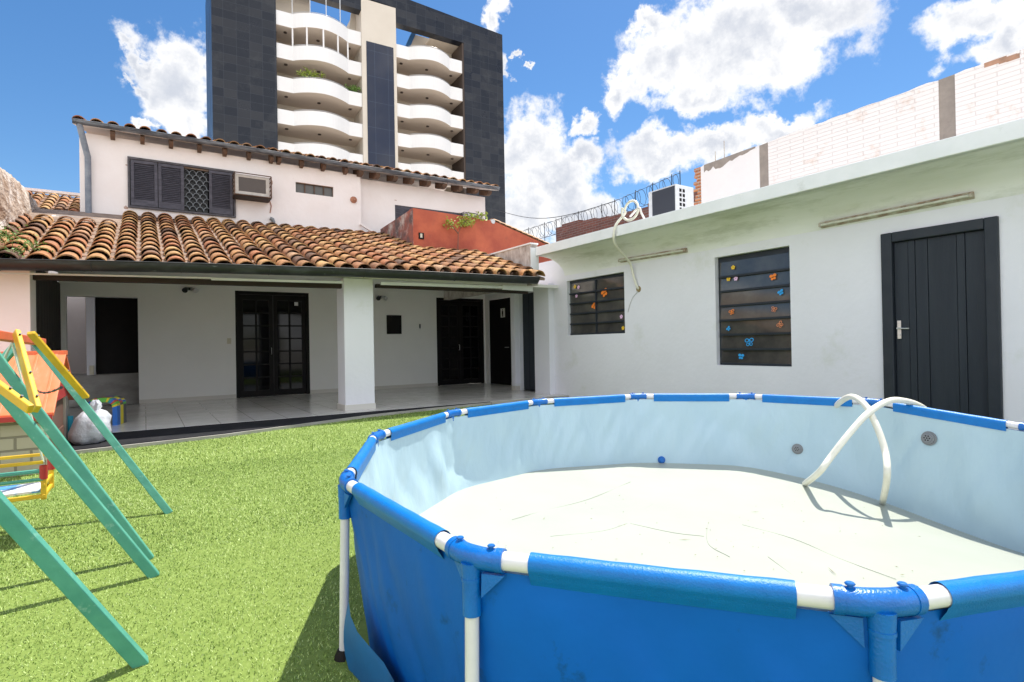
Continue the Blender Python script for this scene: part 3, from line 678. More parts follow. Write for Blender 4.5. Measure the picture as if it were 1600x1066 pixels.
p = AY(358, 533, D-.01); b_ = MB(); b_.box(p.x-.04, p.x+.04, D-.014, D-.001, p.z-.06, p.z+.06); b_.box(p.x-.015, p.x+.015, D-.020, D-.014, p.z-.02, p.z+.02)
solo(b_.make('light_switch', m_cream, bevel=.003), 'cream light switch beside the left french door', 'switch')
p = AY(656, 509, D-.01); b_ = MB(); b_.box(p.x-.015, p.x+.015, D-.03, D-.001, p.z-.06, p.z+.04); b_.tube([(p.x, D-.02, p.z-.06), (p.x, D-.02, p.z-.09)], .007, 6)
solo(b_.make('wall_hook', m_dmetal, bevel=.003), 'tiny dark hook on the patio wall between black panel and right french door', 'hook')

# window air conditioner with its cage
def winac():
    q0 = AY(366, 269, 13.08); q1 = AY(424, 310, 13.08)
    x0, x1, z0, z1 = q0.x, q1.x, q1.z, q0.z; yb = D-.002; yf = 13.12
    t = thing('window_air_conditioner', 'boxy window air conditioner in a rusty cage beside the shutters', 'air conditioner', (x0, D, z0))
    b_ = MB(); b_.wall('y', yf, yf+.03, x0+.02, x1-.03, z0+.03, z1-.02, [(x0+.085, x1-.10, z0+.09, z1-.07)]); b_.box(x0+.021, x1-.031, yf+.031, yb, z0+.031, z1-.021)
    b_.make('body', mat('beige_case', (.56, .51, .45), .55, (.46, .41, .36), 9, 1), t)
    g_ = MB(); g_.box(x0+.087, x1-.102, yf+.012, yf+.02, z0+.092, z1-.072)
    for k in range(16): zc = z0+.1+(z1-z0-.19)*k/15; g_.box(x0+.087, x1-.102, yf+.004, yf+.011, zc-.003, zc+.003)
    g_.make('grille', mat('ac_grille', (.14, .12, .11), .7), t)
    c_ = MB(); y0 = 13.06
    for z in np.linspace(z0, z1, 6): c_.tube([(x0, yb, z), (x0, y0, z)], .009, 5); c_.tube([(x1, yb, z), (x1, y0, z)], .009, 5)
    for z in (z0, z1): c_.tube([(x0, y0, z), (x1, y0, z)], .012, 5)
    for x in (x0, x1): c_.tube([(x, y0, z0), (x, y0, z1)], .012, 5)
    for y in np.linspace(y0, yb, 4): c_.tube([(x0, y, z1), (x1, y, z1)], .006, 5); c_.tube([(x0, y, z0), (x1, y, z0)], .006, 5)
    for y in np.linspace(y0, yb, 6): c_.tube([(x1, y, z0), (x1, y, z1)], .005, 5)
    c_.make('cage', m_rafter, t)
    b_ = MB(); b_.box(x0, x1, y0+.01, yb, z0-.025, z0-.008); b_.make('support_shelf', m_wood, t)
winac()
def cage2():
    q0 = AY(723, 331, 13.2); q1 = AY(757, 344, 13.2); t = MB()
    x0, x1 = q0.x, q1.x; z = q0.z-.02; z0 = z-.35
    for y in np.linspace(13.15, D+.24, 5): t.tube([(x0, y, z), (x1, y, z)], .007, 5)
    for x in np.linspace(x0, x1, 7): t.tube([(x, 13.15, z), (x, D+.24, z)], .007, 5); t.tube([(x, 13.15, z), (x, 13.15, z0)], .007, 5)
    for zz in (z, z0): t.tube([(x0, 13.15, zz), (x1, 13.15, zz)], .009, 5)
    solo(t.make('wire_cage', m_dmetal), 'dark empty wire cage on the upper wall above the red house', 'cage')
cage2()

# ------------------------------------------------------------------ RED OUTBUILDING
RY = 11.40; RXc = 4.95
red = thing('red_outbuilding', 'brick-red plastered outbuilding rising between tiled roof and white annex', 'outbuilding', (6.5, RY, 2.6))
ft = AY(645, 325, RY); t1 = AY(770, 345, RY); t2 = AY(862, 386, RY)
fw = MB(); fw.prism([(RXc, RY, 2.6), (t2.x+1.5, RY, 2.6), (t2.x+1.5, RY, t2.z-.45), (t2.x, RY, t2.z), (t1.x, RY, t1.z), (RXc, RY, ft.z)], (0, .2, 0)); fw.make('front_wall', m_red, red)
sw_ = MB(); e = AX(588, 362, RXc)
sw_.prism([(RXc-.003, RY+.002, 2.6), (RXc-.003, RY+.002, ft.z-.004), (RXc-.003, D-.03, ft.z-.10), (RXc-.003, D-.03, 2.6)], (.2, 0, 0)); sw_.make('side_wall', m_redold, red)
cp = MB()
a = Vector((t1.x+.02, RY+.10, t1.z+.02)); b = Vector((t2.x+.05, RY+.10, t2.z+.02)); n = 11
for k in range(n):
    p = a.lerp(b, k/n); q = a.lerp(b, (k+1.25)/n)
    G = []
    for (pt_, r_) in ((p, .10), (q, .085)):
        G.append([(pt_.x, pt_.y+r_*1.25*math.cos(PI*s/8), pt_.z+(.03 if pt_ is p else 0)*0+r_*.55*math.sin(PI*s/8)+(.0 if pt_ is p else .025)) for s in range(9)])
    cp.grid(G, True, .55+.4*random.random()); cp.add(G[1], [tuple(range(9))], c=.6)
cp.make('coping_tiles', mat('pale_coping', (1, 1, 1), .9, (.7, .62, .55), 9, 1, rnd=[(.42, .22, .12), (.60, .36, .20), (.62, .44, .30)]), red)  # coping uses a paler clay range than the roof tiles
pe = MB(); pe.tube([(t1.x, RY-.02, t1.z-.02), (t1.x, RY+.24, t1.z-.02)], .055, 12); pe.make('ridge_pipe', m_metal, red)
ou = MB(); p = AY(658, 369, RY); ou.box(p.x-.06, p.x+.06, RY-.02, RY-.001, p.z-.07, p.z+.07); ouo = ou.make('meter_box', m_black, red); ou = MB(); ou.box(p.x-.03, p.x+.02, RY-.024, RY-.021, p.z-.04, p.z+.05); ou.make('cover', m_cream, ouo)
rb = MB(); rb.prism([(RXc+.2, RY+.2, ft.z-.18), (t1.x, RY+.2, t1.z-.18), (t1.x, 13.2, t1.z-.1), (RXc+.2, 13.2, ft.z-.18)], (0, 0, -.1)); rb.make('flat_roof', m_conc, red)

# leaves helper
def leaves(mb, pts, size, n, spread, flat=.6):
    for _ in range(n):
        c_ = Vector(random.choice(pts))+Vector((random.gauss(0, spread), random.gauss(0, spread), random.gauss(0, spread*.8)))
        a = Vector((random.gauss(0, 1), random.gauss(0, 1), random.gauss(0, flat))).normalized(); b = a.cross(Vector((random.gauss(0, 1), random.gauss(0, 1), random.gauss(0, 1)))).normalized()
        s = size*random.uniform(.6, 1.3)
        mb.add([c_-a*s, c_-b*s*.4+a*s*.0, c_+a*s, c_+b*s*.4], [(0, 1, 2, 3)])
def sapling():
    b0 = AY(715, 392, RY-.05); t = thing('sapling', 'spindly yellow-green sapling growing against the red outbuilding', 'tree', b0)
    tr = MB(); m1 = AY(716, 365, RY-.08); m2 = AY(722, 350, RY-.1)
    br_ = [[b0+Vector((0, 0, -.15)), m1, m2], [m1, AY(705, 352, RY-.1), AY(700, 346, RY-.12)], [m2, AY(735, 340, RY-.1), AY(757, 336, RY-.1)], [m2, AY(725, 338, RY-.1)], [m2, AY(738, 347, RY-.12)]]
    for b in br_: tr.tube(b, [.014]+[.007]*(len(b)-1), 5)
    tr.make('trunk', m_twig, t)
    cr = MB(); pts = []
    for b in br_[1:]:
        for k in range(6): pts.append(b[-2].lerp(b[-1], k/5))
    leaves(cr, pts, .045, 300, .06); cr.make('crown', m_leafy, t)
sapling()
def gutterplant(u, v, y, n, lab, sp=.07):
    b0 = AY(u, v, y); t = thing('weed', lab, 'plant', b0, 'weeds on the tiled roof')
    s_ = MB(); tips = []
    for k in range(9):
        e = b0+Vector((random.gauss(0, .1), random.gauss(0, .07), random.uniform(.0, .13))); s_.tube([b0, (b0+e)/2+Vector((0, 0, .03)), e], .003, 4); tips += [e, (b0+e)/2]
    s_.make('stem', m_leaf, t); cr = MB(); leaves(cr, tips, .022, n, sp*.6); cr.make('foliage', m_leaf, t)
gutterplant(12, 372, 9.1, 150, 'leafy green weed sprouting at the far left end of the tiled roof', .10)
gutterplant(20, 396, 8.85, 70, 'small weed hanging over the gutter at the far left')
gutterplant(52, 390, 9.0, 60, 'thin weed between the second and third tile columns')

bwl = MB(); bwl.box(-4.55, -4.35, -5, 9.19, -.1, 2.9); bwl.make('unseen_boundary_wall', m_pink)  # unseen wall beyond the frame, added for window reflections and warm bounce
solo(bpy.data.objects['unseen_boundary_wall'], 'long pale plaster boundary wall added out of view left of the yard', 'wall')
# ------------------------------------------------------------------ left neighbour: rough gable wall and roof
def rubble():
    X = -1.62; prof = [AX(u, v, X) for u, v in [(-60, 215), (0, 257), (25, 274), (45, 294), (62, 316), (74, 335)]]
    prof = smooth_pts([(p.y, p.z, 0) for p in prof], 10)
    mb = MB(); G = []
    for p in prof:
        row = []
        for k in range(30):
            z = 2.2+(p.y-2.2)*k/29
            o = .05*noise.noise(Vector((p.x*2.2, z*2.6, 3)))+.018*noise.noise(Vector((p.x*9, z*9, 3)))
            row.append((X+o-.06*(k/29)**8, p.x, z+.03*noise.noise(Vector((p.x*4, 0, 1)))*k/29))
        row += [(X-.12, p.x, p.y+.02), (X-.3, p.x, p.y-.03), (X-.32, p.x, 2.2)]
        G.append(row)
    mb.grid(G, True); mb.add(G[-1], [tuple(range(len(G[-1])))])
    solo(mb.make('gable_wall', m_rough, fixn=True), 'rough weathered gable wall with curved top at the far left', 'wall')
rubble()
nr = thing('neighbour_roof', 'distant clay-tiled roof between the rough gable wall and the white house', 'roof', (-2.5, 17, 3.6))
pA = AY(60, 299, 19.0); pB = AY(117, 304, 19.0)
cov = MB(); pan = MB(); zr = (pA.z+pB.z)/2
tiles(cov, pan, -5.2, XL-.35, .27, lambda x, y: zr-.08-(19.0-y)*.42, 15.6, lambda x: 19.0, r=.105)
cv = cov.make('cover_tiles', m_tile, nr); pan.make('pan_tiles', m_pan, nr)
rg = MB(); rg.obox((-5.4, 19.0, zr), (XL-.2, 19.0, zr), .2, .07); rg.make('ridge', m_pink, nr)
rg = MB(); rg.prism([(-5.3, 15.5, zr-.08-3.5*.42-.02), (XL-.22, 15.5, zr-.08-3.5*.42-.02), (XL-.22, 19, zr-.10), (-5.3, 19, zr-.10)], (0, 0, -.05)); rg.make('deck', m_pan, nr)
rg = MB(); rg.box(-5.3, XL-.2, 15.8, 19.0, 0, 3.5); rg.make('wall', m_pink, nr)

# ------------------------------------------------------------------ WHITE ANNEX (right)
WX = 7.27; FX = 6.56
ann = thing('white_annex', 'long low white annex with flat slab roof, louvred windows and dark door', 'building', (WX, 5, 0))
w2 = (4.22, 5.40, .755, 2.39); w1 = (7.33, 8.97, 1.29, 2.405); dr = (2.01, 3.09, -.3, 2.34); gd_ = (9.97, 10.74, FL, 2.30)
wl = MB(); wl.wall('x', WX, WX+.20, -4.0, 10.76, -.5, 2.90, [w1, w2, dr, gd_]); wl.make('wall', m_plaster, ann)
sl = MB(); sl.box(FX, 9.85, -4.2, 9.07, 2.885, 3.06); so_ = sl.make('roof_slab', m_slab, ann, bevel=.008)
cv = MB()                                                # coved, stained soffit
G = []
for k in range(17):
    a = math.sin(PI/2*k/16); G.append([(FX+.06+(WX-FX-.062)*a, yy, 2.880-.36*(1-math.sqrt(max(0, 1-a*a)))) for yy in np.linspace(-4.1, 9.04, 30)])
cv.grid(G, True); cv.make('soffit', m_soffit, ann)
pa = MB(); pa.box(6.46, 6.62, 9.08, 13.0, 2.3, 3.12); pa.make('parapet_wall', m_dirty, ann)
pa = MB(); pa.box(6.44, 6.64, 9.072, 9.079, 2.40, 3.05); pa.box(6.44, 6.64, 9.08, 13.0, 3.121, 3.15); pa.make('parapet_cap', m_slab, ann)
pl_ = MB(); pl_.box(WX-.14, WX-.001, 9.42, 9.96, 0, 2.40); pl_.make('pilaster', m_plaster, ann, bevel=.005)
px0 = AY(806, 600, 10.765).x; py1 = max(10.9, AX(800, 600, px0).y)
pl_ = MB(); pl_.box(px0, WX+.19, 10.765, py1, 0, 2.6); pl_.box(6.86, WX-.002, 9.98, 10.764, 2.36, 2.62) if False else None
plo = pl_.make('end_pier', m_plaster, ann, bevel=.005)
pl_ = MB(); pl_.box(px0-.014, WX-.002, 10.75, 10.764, FL+.001, FL+.10); pl_.box(px0-.014, px0-.001, 10.7645, py1, FL+.001, FL+.10); pl_.make('pier_skirting', mat('skirt2', (.58, .55, .50), .3), plo)
gd2 = MB(); gd2.box(WX+.10, WX+.14, 9.98, 10.73, FL, 2.29)
for k in range(3): gd2.box(WX+.09, WX+.10, 9.99+k*.25, 9.99+k*.25+.235, FL+.02, 2.28)
gd2.make('narrow_door', m_slate, ann)
# dark door
dm = MB(); y0, y1, zt = 2.01, 3.09, 2.34
dm.box(WX-.045, WX+.05, y0, y0+.115, -.3, zt); dm.box(WX-.045, WX+.05, y1-.115, y1, -.3, zt); dm.box(WX-.045, WX+.05, y0+.115, y1-.115, zt-.115, zt)
dmo = dm.make('door_frame', m_slate2, ann, bevel=.012, seg=3)
lf = MB(); bs = [y0+.117, 2.30, 2.375, 2.64, 2.76, 2.83, y1-.117]; pr = [0, .006, 0, .004, .008, 0]
for k in range(6): lf.box(WX+.012-pr[k], WX+.05, bs[k]+.002, bs[k+1]-.002, -.27, zt-.118)
lfo = lf.make('door', m_slate, dmo, bevel=.004)
hp = AX(1404, 516, WX-.02)
h_ = MB(); h_.box(WX-.004, WX+.003, hp.y-.02, hp.y+.02, hp.z-.10, hp.z+.11); 
h_.tube([(WX-.004, hp.y, hp.z+.02), (WX-.055, hp.y, hp.z+.02)], .010, 8); h_.tube([(WX-.05, hp.y+.008, hp.z+.02), (WX-.052, hp.y-.12, hp.z+.015)], .009, 8)
h_.tube([(WX-.004, hp.y, hp.z-.05), (WX-.014, hp.y, hp.z-.05)], .014, 10)
h_.make('handle', m_steel, dmo, bevel=.002)

def flower(mb, P, r):                                    # five petals
    for k in range(5):
        a = 2*PI*k/5+.3; cx, cy = .55*r*math.cos(a), .55*r*math.sin(a)
        mb.add([P(cx+.42*r*math.cos(t), cy+.42*r*math.sin(t), 0.0002*k) for t in [2*PI*q/10 for q in range(10)]], [tuple(range(10))])
def butterfly(mb, P, r, ang=0, outline=False):
    ca, sa = math.cos(ang), math.sin(ang)
    def Q(x, y, d=0): return P(x*ca-y*sa, x*sa+y*ca, d)
    wings = [(.50, .38, .48, .40), (-.50, .38, .48, .40), (.36, -.42, .34, .34), (-.36, -.42, .34, .34)]
    for k, (cx, cy, a, b) in enumerate(wings):
        if outline:
            o = [Q((cx+a*math.cos(t))*r, (cy+b*math.sin(t))*r, .0002*k) for t in [2*PI*q/12 for q in range(12)]]; i_ = [Q((cx+a*.6*math.cos(t))*r, (cy+b*.6*math.sin(t))*r, .0002*k) for t in [2*PI*q/12 for q in range(12)]]
            mb.add(o+i_, [(q, (q+1) % 12, 12+(q+1) % 12, 12+q) for q in range(12)])
        else: mb.add([Q((cx+a*math.cos(t))*r, (cy+b*math.sin(t))*r, .0002*k) for t in [2*PI*q/12 for q in range(12)]], [tuple(range(12))])
    mb.add([Q(-.07*r, -.6*r, .001), Q(.07*r, -.6*r, .001), Q(.07*r, .6*r, .001), Q(-.07*r, .6*r, .001)], [(0, 1, 2, 3)])
SC = {'orange': mat('orange_sticker', (.85, .22, .02), .5), 'blue': mat('blue_sticker', (.02, .33, .75), .5), 'yellow': mat('yellow_sticker', (.80, .50, .02), .5), 'pink': mat('pink_sticker', (.78, .50, .72), .5), 'amber': mat('amber_sticker', (.70, .24, .10), .5)}
def louvre_window(w, cols, rows, stickers, hoff):
    y0, y1, z0, z1 = w
    fr = MB(); xb = WX+.13; t = .03
    fr.box(xb-.05, xb+.01, y0+.001, y0+t, z0+.001, z1-.001); fr.box(xb-.05, xb+.01, y1-t, y1-.001, z0+.001, z1-.001)
    fr.box(xb-.05, xb+.01, y0+t, y1-t, z0+.001, z0+t); fr.box(xb-.05, xb+.01, y0+t, y1-t, z1-t-hoff, z1-.001)
    ya, yb = y0+t, y1-t
    for c_ in range(1, cols):
        yc = ya+(yb-ya)*c_/cols; fr.box(xb-.095, xb, yc-.014, yc+.014, z0+t, z1-t-hoff)
    wo = fr.make('louvred_window', m_slate2, ann, bevel=.003)
    za, zb = z0+t, z1-t-hoff; ph = (zb-za)/rows
    pn = MB(); cl_ = MB(); out_ = .018
    for c_ in range(cols):
        ca = ya+(yb-ya)*c_/cols+.006; cb = ya+(yb-ya)*(c_+1)/cols-.006
        for r_ in range(rows):
            zl = za+r_*ph; jit = random.uniform(-.006, .006)
            xl = xb-.06-out_*.5+jit; xh = xb-.06+out_*.5
            pn.add([(xl, ca, zl-.012), (xl, cb, zl-.012), (xh, cb, zl+ph), (xh, ca, zl+ph), (xl+.005, ca, zl-.012), (xl+.005, cb, zl-.012), (xh+.005, cb, zl+ph), (xh+.005, ca, zl+ph)], [(0, 1, 2, 3), (4, 5, 6, 7), (0, 1, 5, 4), (2, 3, 7, 6), (0, 3, 7, 4), (1, 2, 6, 5)])
            cl_.obox((xl-.010, ca, zl-.010), (xl-.010, cb, zl-.010), .030, .030)
    pn.make('louvre_pane', m_glassb, wo); cl_.make('louvre_rail', m_slate2, wo)
    bk = MB(); bk.box(xb+.02, xb+.03, y0+.002, y1-.002, z0+.002, z1-.002); bk.make('dark_interior', mat('room_dark', (.015, .015, .016), .9), wo)
    for kind, colr, u, v, r, ang in stickers:
        c0 = AX(u, v, xb-.06); row = min(rows-1, max(0, int((c0.z-za)/ph))); zc = c0.z; yc = c0.y
        zl = za+row*ph
        def P(a, b, d=0, yc=yc, zc=zc, zl=zl):
            z = zc+b; f_ = (z-zl)/ph; return (xb-.06-out_*.5+out_*f_-.022-d, yc-a, z)
        mb = MB()
        r *= 1.2
        if kind == 'f': flower(mb, P, r)
        else: butterfly(mb, P, r, ang, kind == 'o')
        mb.make('sticker', SC[colr], wo, fixn=False)
def C8(x, y): return 860+x/3.33, 280+y/3.33
L2 = []
for k_, c_, x, y, r, a in [('f', 'yellow', 955, 460, .030, 0), ('f', 'yellow', 930, 520, .030, 0), ('f', 'pink', 968, 518, .030, 0), ('b', 'orange', 1163, 510, .045, .2), ('b', 'blue', 1203, 590, .038, .5), ('o', 'orange', 948, 692, .040, .3), ('o', 'amber', 1168, 678, .038, -.3),
                           ('b', 'blue', 932, 778, .032, .8), ('o', 'amber', 1200, 757, .042, .8), ('o', 'blue', 1040, 848, .062, .1), ('b', 'blue', 997, 923, .042, -.1)]:
    u, v = C8(x, y); L2.append((k_, c_, u, v, r, a))
louvre_window(w2, 1, 7, L2, .05)
L1 = []
for k_, c_, x, y, r, a in [('f', 'yellow', 131, 560, .036, 0), ('f', 'pink', 150, 563, .034, 0), ('f', 'pink', 139, 608, .034, 0), ('b', 'orange', 285, 592, .075, .5), ('b', 'orange', 232, 658, .065, .9), ('f', 'pink', 374, 716, .034, 0), ('f', 'yellow', 383, 775, .034, 0)]:
    u, v = C8(x, y); L1.append((k_, c_, u, v, r, a))
louvre_window(w1, 2, 5, L1, .03)

# fluorescent battens
def batten(ua, va, ub, vb, lab, yshift=0.):
    a = AX(ua, va, WX-.05); b = AX(ub, vb, WX-.05)
    t = thing('fluorescent_light', lab, 'light', (WX, (a.y+b.y)/2, a.z), 'fluorescent battens on the annex wall')
    m_ = MB(); m_.prism([(WX-.001, a.y, a.z+.035), (WX-.07, a.y, a.z+.030), (WX-.085, a.y, a.z+.016), (WX-.03, a.y, a.z-.034), (WX-.001, a.y, a.z-.038)], (b-a)); m_.make('housing', m_rust, t, bevel=.003)
    d = (b-a).normalized(); m_ = MB(); m_.tube([a+d*.03+Vector((-.028, 0, -.008)), b-d*.03+Vector((-.028, 0, -.008))], .014, 10); m_.make('tube', m_lamp, t)
    for e in (a+d*.015, b-d*.015):
        m_ = MB(); m_.obox(e+Vector((-.028, -.012, -.008)), e+Vector((-.028, .012, -.008)), .034, .042); m_.make('end_cap', m_rust, t, bevel=.002)
batten(1281, 352, 1521, 304, 'long rusty fluorescent batten above the dark annex door')
batten(968, 407.5, 1072, 390.5, 'rusty fluorescent batten over the small louvred window')
# hose from the roof into the wall
def roofpipe():
    t = thing('drain_hose', 'coiled cream hose hanging over the annex roof edge into a wall hole', 'hose', (FX, 7.5, 3.06))
    c0 = AX(985, 331, FX+.05)
    path = [AX(1006, 345, FX+.1), AX(1003, 335, FX+.08)]
    ring = []
    ry, rzz = .165, .155
    for k in range(20):
        a = -PI-.5+(2*PI+.6)*k/19; ring.append((FX+.02+.0035*k, c0.y-ry*math.cos(a), c0.z+rzz*math.sin(a)+.02))
    fall = [AX(962, 352, FX-.03), AX(959, 372, FX-.03), AX(963, 385, FX+.1), AX(976, 400, FX+.4), AX(985, 413, WX-.10), AX(990, 432, WX-.05), AX(995, 447, WX-.04), AX(999, 453, WX+.03)]
    mb = MB(); mb.tube(smooth_pts(ring+fall, 5), .021, 8); mb.make('pipe', m_hose, t)
    mb = MB(); mb.tube(smooth_pts([AX(1008, 344, FX+.12), AX(1002, 333, FX+.06), AX(998, 325, FX+.05), AX(985, 338, FX+.35)], 5), .018, 8); mb.make('hose_end', m_wplain, t)
    h = AX(998, 452, WX); mb = MB(); mb.tube([(WX-.006, h.y, h.z), (WX+.0, h.y, h.z)], .055, 12); mb.make('wall_hole', mat('hole_ochre', (.35, .26, .12), .9, (.2, .15, .08), 20, 1), t)
    mb = MB(); mb.tube(smooth_pts([AX(997, 455, WX-.01), AX(988, 466, WX-.01), AX(983, 480, WX-.01), AX(981, 488, WX-.01)], 4), .006, 5); mb.make('cable_tail', m_metal, t)
roofpipe()
def condenser():
    X = 7.65; a = AX(1020, 330, X); b = AX(1056, 300, X); y0 = b.y; y1 = a.y
    zt = AX(1056, 287, X).z; zb = 3.12; x1 = AY(1084, 300, y0).x
    t = thing('outdoor_condenser', 'white outdoor air conditioning unit standing on the annex roof', 'air conditioner', (X, y0, 3.06))
    m_ = MB(); m_.box(X, x1, y0, y1+.10, zb, zt); m_.make('casing', m_metal, t, bevel=.01)
    m_ = MB(); m_.box(X-.012, X-.001, y0+.02, y1, zb+.03, zt-.03); m_.make('coil_face', mat('coil_dark', (.03, .034, .045), .6), t)
    m_ = MB()
    for r_ in range(6):
        for c_ in range(2):
            xx = X+.09+c_*.085; zz = zt-.07-r_*.082; m_.box(xx, xx+.055, y0-.003, y0-.0005, zz-.055, zz)
    m_.make('side_vent', m_black, t)
    m_ = MB()
    for yy in (y0+.05, y1): m_.box(X+.02, x1-.02, yy-.03, yy+.03, 3.061, zb-.001)
    m_.make('foot', m_dmetal, t)
condenser()

# ------------------------------------------------------------------ walls beyond the annex
BX = 10.0
def wbwall():
    t = thing('whitewashed_brick_wall', 'tall whitewashed brick boundary wall with cement piers behind the annex', 'wall', (BX, 4, 0))
    topA = AX(1090, 262, BX); topB = AX(1600, 76, BX); yE = topA.y+.02
    zf = lambda y: topA.z+(topB.z-topA.z)*(y-topA.y)/(topB.y-topA.y)
    p1a = AX(1200, 230, BX).y; p1b = AX(1186, 230, BX).y; p2a = AX(1492, 130, BX).y; p2b = AX(1466, 130, BX).y
    def seg(ya, yb, m_, name, x0=BX, zt=None, jag=.012):
        mb = MB(); ys = np.linspace(ya, yb, max(2, int(abs(yb-ya)/.12))); top = [(x0, y, zf(y)+random.uniform(-jag, jag)) for y in ys]
        mb.prism([(x0, ya, 0)]+top+[(x0, yb, 0)], (.22+(BX-x0), 0, 0)); mb.make(name, m_, t)
    seg(-6, p2a, m_wbrick, 'brick_panel'); seg(p2b, p1a, m_wbrick, 'brick_panel'); seg(p1b, yE-.1, m_wplain, 'render_panel', jag=.02)
    seg(p2a+.001, p2b-.001, m_cement, 'pier', BX+.012); seg(p1a+.001, p1b-.001, m_cement, 'pier', BX+.012)
    # broken toothed end
    mb = MB(); z = 3.0; k = 0
    while z < zf(yE)-.02:
        L_ = .10+.16*random.random()*(1-.55*(z-3)/2)+(.05 if k % 2 else 0); mb.box(BX+.01, BX+.2, yE-.098, yE-.098+L_, z, z+.062, c=.5); z += .072; k += 1
    mb.make('broken_brick_end', m_obrick, t)
    mb = MB(); a = AX(1100, 262, BX).y; b = AX(1180, 222, BX).y
    ys = np.linspace(a, b, 22); lo_ = [(BX-.004, y, zf(y)-.03-.16*max(0, math.sin((y-b)/(a-b)*PI*.5))*random.uniform(.4, 1.1)) for y in ys]
    mb.prism([(BX-.004, y, zf(y)+.004) for y in ys]+lo_[::-1], (.003, 0, 0)); mb.make('bare_patch', m_cement, t)
    mb = MB(); 
    for (u, v, s) in [(1560, 95, .09), (1575, 92, .10), (1583, 90, .07), (1545, 100, .05)]:
        q = AX(u, v, BX); mb.box(BX-.004-s*.03, BX-.001, q.y-s, q.y+s, q.z-.035, q.z+.03)
    mb.make('spalled_brick', mat('spall', (.46, .25, .16), .95, (.30, .18, .12), 8, 1), t)
    mb = MB()
    for u, v in ((1118, 237), (1132, 220)): q = AX(u, 255, BX+.1); mb.tube([(q.x, q.y, q.z-.2), (q.x, q.y, AX(u, v, BX+.1).z)], .008, 5)
    mb.make('rebar', m_rust, t)
    return yE, zf(yE)
yE, zE = wbwall()
def rbwall():
    t = thing('old_brick_wall', 'low dark red brick wall topped with razor wire behind the annex', 'wall', (BX+.05, 11, 0))
    pts = [AX(u, v, BX+.05) for u, v in [(869, 356), (878, 351), (905, 347), (930, 343), (950, 339), (985, 330), (1012, 318), (1075, 300)]]
    top = []
    for a, b in zip(pts[:-1], pts[1:]): top += [(a.x, a.y, a.z), (a.x, b.y+.001, a.z-.01)]
    mb = MB(); mb.prism([(BX+.05, pts[0].y, 0)]+top+[(BX+.05, yE-.1, top[-1][2]), (BX+.05, yE-.1, 0)], (.22, 0, 0)); mb.make('brickwork', m_rbrick, t)
rbwall()
def razor():
    X = BX+.25; t = thing('razor_wire', 'coils of razor wire on thin posts above the old brick wall', 'wire', (X, 11, 4.3))
    ys = [AX(u, 300, X).y for u in (825, 850, 868, 877, 903, 940, 960, 993, 1020, 1050, 1063)]
    top = lambda y: float(np.interp(y, [AX(1063, 270, X).y, AX(960, 315, X).y, AX(820, 360, X).y], [AX(1063, 270, X).z, AX(960, 315, X).z, AX(820, 360, X).z]))
    mb = MB()
    for y in ys: mb.tube([(X, y, top(y)-.75), (X, y, top(y)+.05)], .011, 5, cap=False)
    mb.split('post', m_dmetal, t)
    mb = MB()
    for dz in (0., -.42): mb.tube([(X, y, top(y)+dz) for y in np.linspace(ys[0]+2, ys[-1], 30)], .005, 4)
    mb.make('strand', m_dmetal, t)
    mb = MB(); y = ys[0]+2.0; P = []; n = 0
    L_ = abs(y-ys[-1]); turns = int(L_/.20)
    for k in range(turns*12):
        a = 2*PI*k/12; yy = y-L_*k/(turns*12); P.append((X+.18*math.cos(a), yy+.05*math.sin(a*.5), top(yy)-.20+.21*math.sin(a)))
    mb.tube(P, .0055, 4)
    for k in range(0, len(P), 2):
        p = Vector(P[k]); d = Vector((random.gauss(0, 1), random.gauss(0, 1), random.gauss(0, 1))).normalized()*.022; mb.add([p-d, p+Vector((0, 0, .006)), p+d, p-Vector((0, 0, .006))], [(0, 1, 2, 3)])
    mb.make('coil', m_dmetal, t)
razor()
mb = MB(); a = AY(792, 333, 22); b = AX(962, 314, BX+.4)
mb.tube([a+(b-a)*t+Vector((0, 0, -.35*math.sin(PI*t))) for t in np.linspace(-.25, 1, 16)], .012, 5); solo(mb.make('overhead_cable', m_dmetal), 'thin black cable crossing the sky beside the tower', 'cable')

